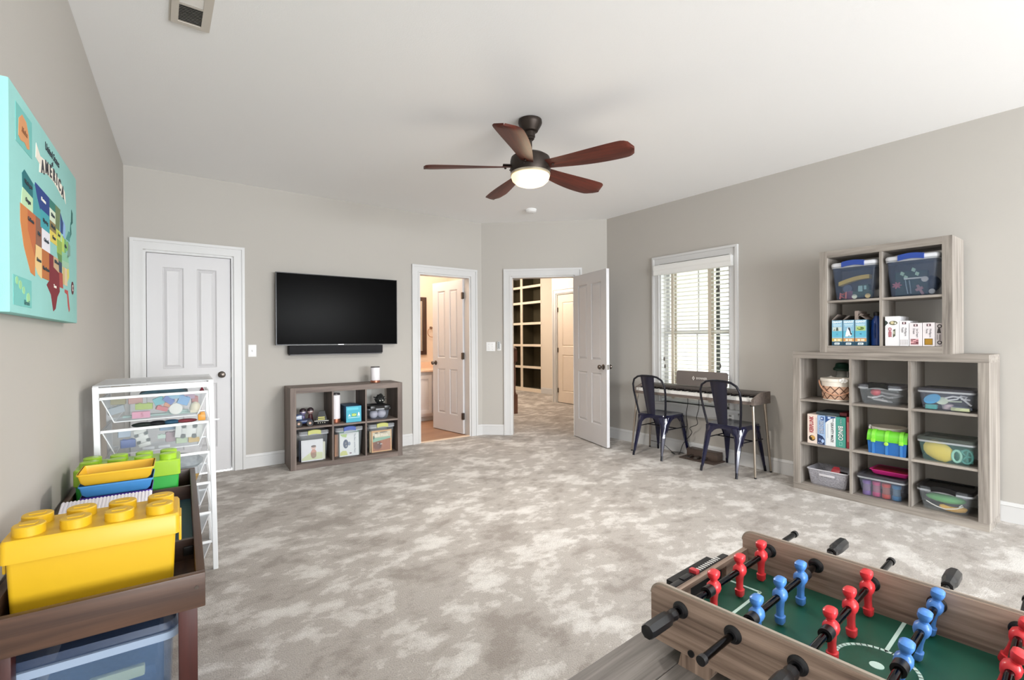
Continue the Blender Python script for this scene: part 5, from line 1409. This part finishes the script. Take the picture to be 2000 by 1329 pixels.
# ribbed white plate leaning behind the yellow box
wp = thing('ribbed_plate', 'white ribbed plastic plate leaning behind the yellow brick box', 'plate', on_table(.358, -.170, TFZ + .0125), lrot - PI / 2)
wp.rotation_euler = (math.radians(-70.5), 0, lrot - PI / 2)
rb = MB().box(-.128, .128, 0, .004, 0, .395)
for k in range(25):
    rb.box(-.125 + k * .0102, -.120 + k * .0102, -.004, 0, .002, .393)
rb.build('ribbed_sheet', P('ribbed_white', '#e6e4ec', rough=.45), wp)
# green box with translucent lime lid and studs
gb = thing('brick_box', 'green box with translucent lime studded lid at the far end of the play table', 'toy box', on_table(1.165, -.205, TFZ), lrot - PI / 2)
MB().loft([rz(rr(.345, .165, .012), 0), rz(rr(.352, .172, .012), .004), rz(rr(.362, .182, .012), .105)]).build('box_body', col('#35a844', .4), gb)
gb.scale = (.97, 1, 1.17)
LIME = CLEAR('lime_translucent', '#a8d238', alpha=.82, rough=.25)
MB().loft([rz(rr(.366, .186, .012), .098), rz(rr(.374, .194, .014), .100), rz(rr(.374, .194, .014), .152), rz(rr(.366, .186, .012), .157)]).build('box_lid', LIME, gb)
st2 = MB().lathe([(.033, 0), (.033, .018), (.030, .020), (.02, .020)], n=28).mesh('stud', LIME)
for i in range(4):
    for j in range(2):
        link('stud', st2, gb, ((i - 1.5) * .093, (j - .5) * .093, .157))

# clear bin on the floor under the near end of the table
ub = thing('storage_bin', 'large bluish clear storage bin standing under the play table', 'storage bin', on_table(.375, -.205, 0), lrot - PI / 2)
MB().loft(tub_rings(.335, .58, .425, .90, .03, .003)).build('tub', CLEAR('under_bin_blue', '#6f89aa', alpha=.26, rough=.2), ub)
MB().loft([rz(rr(.345, .590, .03), .405), rz(rr(.362, .606, .034), .408), rz(rr(.362, .606, .034), .428), rz(rr(.330, .575, .028), .430)], False, False).build('rim', P('bin_rim_white', '#93a3b9', rough=.35), ub)
MB().loft([rz(rr(.352, .596, .03), .430), rz(rr(.360, .604, .03), .436), rz(rr(.345, .59, .03), .452), rz(rr(.30, .54, .02), .452)]).build('lid', CLEAR('under_bin_lid', '#43526e', alpha=.6, rough=.25), ub)
simple('toy_bits', 'pale green and white toy parts in the bin under the play table', 'toy', MB().box(-.02, .10, -.02, .0, .30, .33, bev=.006).box(-.06, -.01, -.03, 0, .26, .30, bev=.006).box(.03, .10, -.03, 0, .25, .275, bev=.006).tube([(-.10, -.02, .22), (-.06, -.02, .28)], .006, 6), col('#cfe0bb', .5), on_table(.145, -.205, .0), lrot - PI / 2)
simple('toy_bits', 'blue mass of toys filling the bin under the play table', 'toy', MB().box(-.13, .13, -.22, .22, .01, .30, bev=.03), P('blue_toys', '#42628c', rough=.6, var=.4, scale=18, bump=.6, bscale=25), on_table(.395, -.205, 0), lrot - PI / 2)

# ------------------------------------------------------------------ digital piano, pedals, cords
PN = thing('digital_piano', 'grey wood-finish digital piano on four slim metal legs under the window', 'piano', (4.20, 3.462, 0), -PI / 2)
M_PIANO = WOOD('piano_ash', '#5f5550', '#84776f', 'x', rough=.5)
PLN = 1.325
pb = MB().box(.022, PLN - .022, .004, .298, .642, .662)
pb.box(.022, PLN - .022, .004, .020, .662, .670)
pb.build('key_bed', M_PIANO, PN)
for x in (0, PLN - .022):
    MB().prism([(0, .640), (.0, .690), (.018, .700), (.145, .742), (.30, .746), (.30, .640)], 'yz', x, x + .022).build('end_cheek', M_PIANO, PN, smooth=False)
MB().prism([(.168, .662), (.168, .722), (.180, .738), (.298, .742), (.298, .662)], 'yz', .022, PLN - .022).build('back_panel', P('piano_top_dark', '#4a4441', rough=.45), PN, smooth=False)
wk = MB(); bkx = MB()
KP = (PLN - .05) / 52
for k in range(52):
    x = .025 + k * KP
    wk.box(x + .0006, x + KP - .0006, .021, .167, .664, .700)
    if k % 7 in (0, 1, 3, 4, 5) and k < 51:
        bkx.hexa([(x + KP - .0065, .072, .700), (x + KP + .0065, .072, .700), (x + KP + .0065, .167, .700), (x + KP - .0065, .167, .700)], [(x + KP - .005, .078, .711), (x + KP + .005, .078, .711), (x + KP + .005, .167, .711), (x + KP - .005, .167, .711)])
o = wk.build('white_keys', P('ivory_keys', '#ecebe8', rough=.25), PN, smooth=False); o['kind'] = 'stuff'
o = bkx.build('black_keys', M_BLACKGL, PN, smooth=False); o['kind'] = 'stuff'
ms = MB().prism(rr(.575, .150, .026, 5, .645, .82), 'xz', .262, .272)
ms.xf(Matrix.Translation((0, .262, .745)) @ Matrix.Rotation(-.10, 4, 'X') @ Matrix.Translation((0, -.262, -.745)))
mso = ms.build('music_stand', P('stand_grey', '#716965', rough=.5), PN)
_lg = col('#d7d3cf', .5)
text('DONNER', .030, _lg, mso, (.665, .2525, .823), right=(1, 0, 0), up=(0, .1, 1), bold=.0006, sx=.95)
flat_poly(mso, [(.556, .823), (.572, .800), (.588, .823), (.572, .846)], _lg, y=.2535, name='logo', t=.0012)
flat_poly(mso, [(.566, .823), (.572, .812), (.578, .823), (.572, .834)], P('stand_grey', '#5d5653'), y=.2528, name='logo', t=.0012)
for (tx, ty, fx, fy) in ((1.300, .035, 1.331, .010), (1.290, .262, 1.312, .328), (.030, .035, -.030, .010), (.030, .262, -.030, .322)):
    MB().cyl((tx, ty, .642), (fx, fy, .010), .0135, .0095, 16).build('leg', P('champagne_metal', '#b8ada0', rough=.28, metal=.9), PN)
    MB().cyl((fx, fy, .012), (fx, fy, 0), .0105, n=12).build('foot_cap', M_BLACKPL, PN)
MB().cyl((1.295, .035, .645), (1.295, .035, .63), .02, n=16).build('leg_socket', M_BLACKPL, PN)

pd = thing('pedal_unit', 'brown three-pedal board on the carpet under the piano', 'pedal board', (4.335, 2.985, 0), -PI / 2)
M_PED = WOOD('pedal_wood', '#3d322d', '#55473f', 'x', rough=.5)
MB().box(0, .39, 0, .205, 0, .014, bev=.004).build('base_board', M_PED, pd)
MB().box(.025, .365, .10, .20, .014, .095, bev=.004).build('pedal_housing', M_PED, pd)
for x in (.095, .175, .255):
    MB().loft([[(x - .014, .10, .030), (x + .014, .10, .030), (x + .014, .10, .040), (x - .014, .10, .040)], [(x - .020, .045, .024), (x + .020, .045, .024), (x + .020, .045, .034), (x - .020, .045, .034)], [(x - .018, .018, .016), (x + .018, .018, .016), (x + .018, .018, .026), (x - .018, .018, .026)]]).build('pedal', P('pedal_metal', '#8b8580', rough=.2, metal=.9), pd)

def cord(label, pts, r=.0035):
    sm = []
    P_ = [Vector(p) for p in pts]
    for i in range(len(P_) - 1):
        p0, p1, p2, p3 = P_[max(i - 1, 0)], P_[i], P_[i + 1], P_[min(i + 2, len(P_) - 1)]
        for k in range(6):
            t = k / 6
            sm.append(.5 * ((2 * p1) + (-p0 + p2) * t + (2 * p0 - 5 * p1 + 4 * p2 - p3) * t * t + (-p0 + 3 * p1 - 3 * p2 + p3) * t ** 3))
    sm.append(P_[-1])
    o = MB().tube(sm, r, 6).build('power_cord', M_BLACKPL)
    return tag(o, label, 'cord')
cord('black cord hanging from the piano on the left, down to the pedals', [(4.46, 2.963, .643), (4.47, 2.968, .55), (4.48, 2.992, .44), (4.47, 2.976, .32), (4.49, 3.000, .21), (4.46, 2.945, .10), (4.44, 2.91, .098)])
cord('black cord hanging from the piano on the right with a kink', [(4.46, 2.833, .643), (4.47, 2.84, .52), (4.48, 2.872, .42), (4.49, 2.872, .345), (4.47, 2.945, .30), (4.48, 2.93, .245), (4.50, 3.04, .12), (4.49, 3.075, .02), (4.44, 3.06, .006)])
cord('thin black cord looped on the carpet left of the pedals', [(4.51, 3.47, .075), (4.52, 3.36, .07), (4.515, 3.28, .05), (4.505, 3.20, .008), (4.45, 3.13, .006), (4.42, 3.09, .006), (4.46, 3.16, .006), (4.50, 3.10, .012), (4.52, 3.05, .008)], .003)

outl = thing('wall_outlet', 'white outlet plate on the apron under the window', 'outlet', (XR - .0175, 2.545, .452), -PI / 2)
MB().box(-.035, .035, -.005, 0, -.036, .036, bev=.002).build('plate', M_WHITEPL, outl)
for z in (-.016, .016):
    MB().box(-.014, .014, -.0065, -.004, z - .010, z + .010, bev=.001).build('socket', P('socket_grey', '#9b9a98', rough=.5), outl)

# ------------------------------------------------------------------ navy metal chairs
M_NAVY = P('navy_enamel', '#0c0e30', rough=.2, metal=.15, var=.08, coat=.6)
M_NAVYD = P('navy_black_tube', '#0e0f1e', rough=.25, metal=.3, var=.05, coat=.3)
def chair(label, loc, rotz):
    """faces local +y, backrest on -y"""
    t = thing('metal_chair', label, 'chair', loc, rotz, 'metal chairs at the piano')
    zs = .445
    seat = MB()
    rings = []
    for w, d, z in ((.352, .345, zs - .028), (.360, .352, zs - .010), (.352, .345, zs), (.30, .29, zs - .004), (.10, .10, zs - .010)):
        rings.append(rz(rr(w, d, .05 if w > .2 else .02, 4), z))
    seat.loft(rings).build('seat', M_NAVY, t)
    # arched aprons
    def apron(half, y0, y1, axis):
        n = 12
        lo = []
        for k in range(n + 1):
            u = -1 + 2 * k / n
            lo.append((u * half, zs - .038 - .135 * abs(u) ** 2.7))
        poly = [(-half, zs - .02)] + lo + [(half, zs - .02)]
        m = MB()
        if axis == 'x': m.prism(poly, 'xz', y0, y1)
        else: m.prism(poly, 'yz', y0, y1)
        return m.build('apron', M_NAVY, t)
    apron(.155, -.178, -.172, 'x'); apron(.155, .168, .174, 'x'); apron(.150, -.180, -.174, 'y'); apron(.150, .174, .180, 'y')
    for sx in (-1, 1):
        for sy, fx, fy in ((-1, .170, -.232), (1, .185, .212)):
            top = Vector((sx * .150, sy * .148, zs - .022)); foot = Vector((sx * fx, fy, .045))
            out = Vector((sx * .7, sy * .7, 0)); tan = Vector((-sy * .7, sx * .7, 0)) * (sx * sy)
            rg = []
            for k, wd, dp in ((0, .125, .024), (.10, .105, .028), (.20, .078, .030), (.34, .058, .030), (.55, .046, .027), (.8, .032, .022), (1.0, .020, .016)):
                c = top.lerp(foot, k)
                rg.append([c + tan * wd * .5 - out * dp * .8, c - tan * wd * .5 - out * dp * .8, c - tan * wd * .5, c - tan * wd * .28 + out * dp * .5, c + tan * wd * .28 + out * dp * .5, c + tan * wd * .5])
            lg = MB().loft(rg).build('leg', M_NAVY, t, angle=50)
            d = (foot - top).normalized()
            MB().cyl(foot - d * .004, foot + d * .046, .0125, .0115, 12).build('foot_tip', M_NAVYD, lg)
    hoop = []
    side = [(.150, -.150, .405), (.163, -.158, .45), (.180, -.178, .56), (.194, -.202, .68), (.192, -.217, .755), (.168, -.228, .808), (.118, -.235, .838), (.06, -.239, .848), (0, -.240, .850)]
    hoop = [(-x, y, z) for x, y, z in side] + [(x, y, z) for x, y, z in side[::-1][1:]]
    MB().tube(hoop, .0105, 10).build('back_hoop', M_NAVYD, t)
    sp = []
    for k in range(9):
        u = k / 8
        z = zs - .012 + u * (.842 - zs + .012)
        y = -.166 - .072 * u
        hw = .046 + .036 * u
        ring = []
        for a, dy in ((-1, 0), (-.62, -.0), (-.55, -.004), (.55, -.004), (.62, 0), (1, 0)):
            ring.append((a * hw, y + dy, z))
        sp.append(ring + [(x, yy + .0035, zz) for x, yy, zz in ring[::-1]])
    MB().loft(sp).build('back_splat', P('navy_splat', '#15152b', rough=.3, metal=.2, coat=.3), t, angle=60)
    for s in (-1, 1):
        MB().cyl((s * .172, -.17, .30), (s * .185, .180, .30), .006, n=8).build('stretcher', M_NAVYD, t)
    MB().cyl((-.180, .02, .30), (.180, .02, .30), .006, n=8).build('stretcher', M_NAVYD, t)
    return t
chair('navy metal chair at the left end of the piano, nearer the open door', (4.310, 3.185, 0), -PI / 2 + .03)
chair('navy metal chair at the right end of the piano, nearer the cube shelves', (4.318, 2.395, 0), -PI / 2 - .02)

# ------------------------------------------------------------------ grey table with the table football game
FR = math.radians(3.28)
GT = thing('grey_table', 'low grey wood-plank table under the table football game', 'table', (.953, .734, 0), FR)
GZ = .487
gx0, gx1, gy0, gy1 = -.76, .452, -.95, .060
npk = 8
for k in range(npk):
    a = gy0 + (gy1 - gy0) * k / npk; b = gy0 + (gy1 - gy0) * (k + 1) / npk
    MB().box(gx0, gx1, a + .0008, b - .0008, GZ - .026, GZ, bev=.0015, seg=1).build('plank', WOOD('weathered_grey', '#59534f', '#8d8782', 'x', rough=.6, k=1.3), GT)
MB().box(gx0 + .03, gx1 - .03, gy0 + .03, gy1 - .03, GZ - .09, GZ - .026).build('table_apron', WOOD('weathered_grey', '#59534f', '#8d8782', 'x', rough=.6), GT)
for x in (gx0 + .06, gx1 - .06):
    for y in (gy0 + .06, gy1 - .06):
        MB().box(x - .03, x + .03, y - .03, y + .03, 0, GZ - .088, bev=.004).build('leg', WOOD('weathered_grey', '#59534f', '#8d8782', 'z', rough=.6), GT)

FT = thing('table_football', 'wooden tabletop football game with red and blue players', 'table football', (.953, .734, 0), FR)
FW, FL = .489, .787
FB, FZ, FTOP = .519, .545, .650          # panel bottom, pitch, panel top
def fw_(ax): return WOOD('football_oak', '#5f4c41', '#b8a08f', ax, rough=.5, k=1.3, fine=44)
def side_poly():
    r = .028
    p = [(0, FB), (0, FTOP - r)] + [(-r + r * math.cos(a), FTOP - r + r * math.sin(a)) for a in [PI / 2 * k / 6 for k in range(1, 7)]]
    p += [(-FL + r - r * math.sin(a), FTOP - r + r * math.cos(a)) for a in [PI / 2 * k / 6 for k in range(0, 7)]] + [(-FL, FB)]
    return p
for x in (0, FW - .016):
    sp_ = MB().prism(side_poly(), 'yz', x, x + .016).build('side_panel', fw_('y'), FT, smooth=False)
    MB().tube([(x + .008, y, z + .0004) for y, z in side_poly()[1:-1]], .0062, 4).build('edge_band', P('edge_band', '#a3978a', rough=.5), sp_)
for y0, y1, s in ((-.016, -.002, 1), (-FL + .002, -FL + .016, -1)):
    g0, g1 = .150, .339
    ep = MB().box(.016, g0, y0, y1, FB, .602).box(g1, FW - .016, y0, y1, FB, .602).box(g0, g1, y0, y1, .590, .602).box(g0, g1, y0, y1, FB, FZ)
    epo = ep.build('end_panel', fw_('x'), FT)
    yy = y1 if s > 0 else y0
    a, b = sorted((yy, yy + s * .05))
    MB().box(g0 - .01, g1 + .01, a, b, FB + .006, .592).build('goal_box', P('goal_black', '#0b0b0c', rough=.7), epo)
    a, b = sorted((yy + s * .002, yy + s * .020))
    sc_ = MB().box(.06, .385, a, b, .588, .602, bev=.002).build('score_bar', M_BLACKPL, epo)
MB().box(.016, FW - .016, -FL + .016, -.016, FB, FZ).build('pitch', P('pitch_green', '#175240', rough=.42, var=.06), FT)
M_LINE = P('pitch_white', '#c8e4da', rough=.45)
def pline(pts, wd=.0075, closed=False):
    m = MB()
    z0_, z1_ = FZ, FZ + .0006
    n = len(pts)
    for i in range(n if closed else n - 1):
        a, b = Vector(pts[i]), Vector(pts[(i + 1) % n])
        d = (b - a).normalized() * wd * .5; p = Vector((-d.y, d.x))
        c = [a - d * .3 - p, b + d * .3 - p, b + d * .3 + p, a - d * .3 + p]
        m.hexa([(q.x, q.y, z0_) for q in c], [(q.x, q.y, z1_) for q in c])
    return m.build('pitch_line', M_LINE, FT, smooth=False)
CXF, CYF = FW / 2 - .006, -FL / 2 + .006
pline([(CXF + .072 * math.cos(a), CYF + .072 * math.sin(a)) for a in [2 * PI * k / 40 for k in range(40)]], closed=True)
pline([(.016, CYF), (CXF - .072, CYF)]); pline([(CXF + .072, CYF), (FW - .016, CYF)])
MB().lathe([(.013, FZ), (.013, FZ + .0007)], (CXF, CYF, 0), 20).build('centre_spot', M_LINE, FT)
for s, ye in ((-1, -.016), (1, -FL + .016)):
    yb_ = ye + s * .086
    pline([(.135, ye), (.135, yb_), (.354, yb_), (.354, ye)])
    pline([(CXF + .062 * math.cos(a), yb_ + s * .034 * math.sin(a) / 1.0) for a in [PI * k / 16 for k in range(17)]], .006)

RED, BLU = P('player_red', '#d8343a', rough=.32, var=.03), P('player_blue', '#4f86cf', rough=.32, var=.03)
def player_mesh(mat):
    k = 1.04
    prof = [(-.064, .0085, .0075), (-.060, .0115, .0100), (-.047, .0125, .0105), (-.0455, .0090, .0075), (-.030, .0098, .0070), (-.014, .0125, .0085), (-.008, .0150, .0125), (.000, .0165, .0150), (.009, .0155, .0140), (.014, .0130, .0100), (.017, .0085, .0075), (.021, .0085, .0075), (.024, .0125, .0100), (.031, .0160, .0122), (.038, .0155, .0120), (.042, .0100, .0080)]
    m = MB()
    m.loft([[(a * k * (abs(math.cos(t)) ** .7) * (1 if math.cos(t) >= 0 else -1), b * k * (abs(math.sin(t)) ** .7) * (1 if math.sin(t) >= 0 else -1), z * k) for t in [2 * PI * i / 16 for i in range(16)]] for z, a, b in prof])
    return m.mesh('player', mat, angle=45)
PR, PB = player_mesh(RED), player_mesh(BLU)
M_ROD = P('rod_steel_black', '#26262a', rough=.12, metal=1.0, var=.03)
bush = MB().cyl((-.012, 0, 0), (.012, 0, 0), .0135, n=18).mesh('bumper', M_BLACKPL)
flange = MB().lathe([(.0185, 0), (.0185, .0025), (.015, .0055), (.0125, .0065), (.0125, .012), (.009, .012)], n=24).xf(Matrix.Rotation(PI / 2, 4, 'Y')).mesh('rod_bushing', M_BLACKPL)
RZ = .616
RODS = [(.078, 'near', PR, (.150, .287, .417), 0), (.198, 'far', PB, (.111, .237, .365), 0), (.322, 'near', PR, (.180, .308, .438), -.04), (.447, 'far', PB, (.163, .320, .452), .15), (.580, 'near', PR, (.130, .287, .440), .35), (.706, 'far', PB, (.108, .244, .380), 0)]
def grip():
    m = MB()
    prof = [(.0085, 0), (.0125, .002), (.0135, .010), (.0115, .018), (.0125, .026), (.0165, .034), (.0172, .050), (.0172, .098), (.0150, .106), (.006, .108)]
    m.loft([[(-z, r * math.cos(2 * PI * i / 8 + .4), r * math.sin(2 * PI * i / 8 + .4)) for i in range(8)] for r, z in prof])
    return m.mesh('handle', P('grip_black', '#121316', rough=.3), angle=30)
GRIP = grip()
for v, hs, pm, xs, tilt in RODS:
    xa, xb = (-.060, .650) if hs == 'near' else (-.118, .620)
    rd = MB().cyl((xa, 0, 0), (xb, 0, 0), .0076, n=16).mesh('rod', M_ROD)
    ro = link('rod', rd, FT, (0, -v, RZ))
    if hs == 'near':
        link('handle', GRIP, ro, (-.024, 0, 0))
        MB().cyl((.650, 0, 0), (.662, 0, 0), .0098, n=14).build('end_cap', M_BLACKPL, ro)
    else:
        g = link('handle', GRIP, ro, (.592, 0, 0)); g.scale = (-1, 1, 1)
        MB().cyl((-.118, 0, 0), (-.130, 0, 0), .0098, n=14).build('end_cap', M_BLACKPL, ro)
    for x, s in ((0, -1), (.016, 1), (FW - .016, -1), (FW, 1)):
        f = link('rod_bushing', flange, ro, (x, 0, 0)); f.scale = (s, 1, 1)
    for x in xs:
        p = link('player', pm, ro, (x, 0, 0)); p.rotation_euler = (tilt, 0, 0)
    link('bumper', bush, ro, (xs[0] - .026, 0, 0)); link('bumper', bush, ro, (min(xs[-1] + .026, FW - .03), 0, 0))
for x0 in (.001, FW - .060):
    for v in (.078, FL - .160):
        sl_ = -.008 if v < .3 else .008
        MB().hexa([(x0, -v - .072 - sl_, GZ), (x0 + .058, -v - .072 - sl_, GZ), (x0 + .058, -v - sl_, GZ), (x0, -v - sl_, GZ)], [(x0, -v - .082, FB), (x0 + .058, -v - .082, FB), (x0 + .058, -v, FB), (x0, -v, FB)]).build('foot', fw_('z'), FT, smooth=False)
for v, z in ((.104, .529), (FL - .104, .529)):
    MB().cyl((.001, -v, z), (-.004, -v, z), .0075, n=16).build('bolt', M_BLACKPL, FT)
for z in (.585,):
    MB().cyl((.0005, -.012, z - .02), (-.002, -.012, z - .02), .0035, n=10).build('bolt', M_BLACKPL, FT)
# score slider: red ring on the bar and white notches
sb_ = [o for o in FT.children_recursive if o.name.startswith('score_bar')][0]
for k in range(10):
    MB().box(.235 + k * .0115, .240 + k * .0115, .004, .018, .602, .6032).build('notch', P('notch_white', '#d9d9d6'), sb_)
MB().box(.205, .222, -.001, .022, .598, .611, bev=.003).build('score_slider', P('slider_red', '#c23a42', rough=.4), sb_)
MB().box(.150, .190, .002, .018, .601, .6055, bev=.002).build('score_stop', M_BLACKPL, sb_)
q = MB().sphere((0, 0, .0145), .0145, 20).build('football', P('ball_white', '#e6e6e2', rough=.3)); q.location = at(FT, .265, -.292, FZ + .0006)
tag(q, 'small white ball on the green pitch by a red player', 'ball')

# ------------------------------------------------------------------ hall: built-in bookcase, newel post, lamp
BC = thing('built_in_bookcase', 'tall cream built-in bookcase with dark empty shelves in the hall', 'bookcase', (7.05, 10.55, 0), -PI / 2)
M_BCW = P('bookcase_cream', '#efe2d0', rough=.5)
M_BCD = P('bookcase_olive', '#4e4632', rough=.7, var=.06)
BL = 2.11
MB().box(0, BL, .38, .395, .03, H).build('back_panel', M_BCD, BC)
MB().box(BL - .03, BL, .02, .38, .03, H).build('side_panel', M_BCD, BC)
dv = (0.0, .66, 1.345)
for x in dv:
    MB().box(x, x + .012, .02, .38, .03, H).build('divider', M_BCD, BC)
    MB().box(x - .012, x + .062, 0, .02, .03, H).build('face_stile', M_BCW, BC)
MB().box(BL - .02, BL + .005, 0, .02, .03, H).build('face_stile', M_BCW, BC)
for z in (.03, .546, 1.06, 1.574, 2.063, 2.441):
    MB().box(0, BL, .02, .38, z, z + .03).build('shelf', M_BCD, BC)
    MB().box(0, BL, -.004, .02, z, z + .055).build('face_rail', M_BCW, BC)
MB().box(0, BL, -.008, .02, 0, .03).build('plinth', M_BCW, BC)

nw = thing('newel_post', 'turned dark wood newel post just inside the hall doorway', 'newel post', (4.775, 6.43, 0))
M_NEWEL = WOOD('newel_wood', '#4a2c22', '#7a5340', 'z', rough=.4)
MB().box(-.045, .045, -.045, .045, 0, .32, bev=.004).build('post_base', M_NEWEL, nw)
MB().lathe([(.040, .32), (.044, .33), (.030, .35), (.024, .42), (.034, .55), (.030, .72), (.022, .82), (.034, .84), (.026, .86)], n=20).build('turned_shaft', M_NEWEL, nw)
MB().box(-.042, .042, -.042, .042, .86, 1.05, bev=.004).build('post_block', M_NEWEL, nw)
MB().lathe([(.03, 1.05), (.046, 1.06), (.048, 1.08), (.03, 1.10), (.012, 1.11)], n=20).build('cap', M_NEWEL, nw)

def dome_lamp(label, loc, power, colr):
    t = thing('ceiling_lamp', label, 'lamp', loc)
    MB().lathe([(.16, 0), (.165, -.015), (.155, -.022)], n=32).build('base', M_CHROME, t)
    MB().lathe([(.150, -.02), (.145, -.05), (.10, -.085), (.03, -.10)], n=32).build('shade', P('warm_opal', '#fff0d8', rough=.4, emit='#ffd9a6', estr=4.0), t)
    l = bpy.data.lights.new('bulb', 'POINT'); l.energy = power; l.color = colr; l.shadow_soft_size = .15
    o = bpy.data.objects.new('bulb', l); COL.objects.link(o); o.parent = t; o.location = (0, 0, -.25)
    return t
WARM = (1, .87, .74)
dome_lamp('round flush lamp on the hall ceiling beyond the doorway', (5.35, 7.0, H), 38, WARM)
dome_lamp('round flush lamp on the far hall ceiling near the bookcase', (5.9, 9.0, H), 28, WARM)
dome_lamp('round flush lamp on the bathroom ceiling', (2.95, 6.1, H), 34, WARM)

# ------------------------------------------------------------------ bathroom: vanity, mirror, towel ring
VN = thing('bath_vanity', 'white bathroom vanity cabinet with pale counter seen through the door', 'vanity', (2.21, 6.595, 0))
VL = 1.55
MB().box(0, VL, .06, .12, 0, .09).build('toe_kick', M_TRIM, VN)
MB().box(0, VL, .015, .595, .075, .745).build('cabinet_body', P('vanity_white', '#e6e6ea', rough=.4), VN)
for a, b in ((.05, .40), (.42, .77), (.79, 1.13), (1.15, 1.50)):
    dd = MB().box(a, b, -.006, .015, .12, .70, bev=.003).ringbox(a, b, .12, .70, .055, -.014, -.006)
    do = dd.build('cabinet_door', P('vanity_white', '#e6e6ea'), VN)
    hx_ = a + .045
    MB().tube([(hx_, -.014, .50), (hx_, -.038, .51), (hx_, -.038, .60), (hx_, -.014, .61)], .005, 8).build('handle', M_NICKEL, do)
MB().box(0, VL, -.025, .60, .745, .775, bev=.004).box(0, VL, .58, .60, .775, .87).build('countertop', P('counter_beige', '#e9cdb6', rough=.25, var=.08, scale=20), VN)
MR = thing('framed_mirror', 'dark wood framed mirror above the bathroom vanity', 'mirror', (2.55, 7.195, 1.46))
MB().ringbox(0, 1.0, -.47, .465, .06, -.03, 0).build('mirror_frame', WOOD('mirror_wood', '#2a1a14', '#4a3024', 'z', rough=.4), MR)
MB().box(.05, .95, -.012, 0, -.42, .415).build('mirror_glass', P('mirror_silver', '#b9b9b9', rough=.03, metal=1.0, var=.0), MR)
TR = thing('towel_ring', 'brass towel ring on the bathroom wall beside the mirror', 'towel ring', (3.64, 7.2, 1.43))
MB().box(-.02, .02, -.012, 0, -.02, .02, bev=.004).cyl((0, -.01, 0), (0, -.05, 0), .008, n=10).build('mount', M_NICKEL, TR)
MB().tube([(.075 * math.sin(a), -.045, -.078 + .075 * math.cos(a)) for a in [2 * PI * k / 28 for k in range(28)]], .0045, 8, closed=True).build('ring', P('ring_brass', '#a8795a', rough=.3, metal=.9), TR)
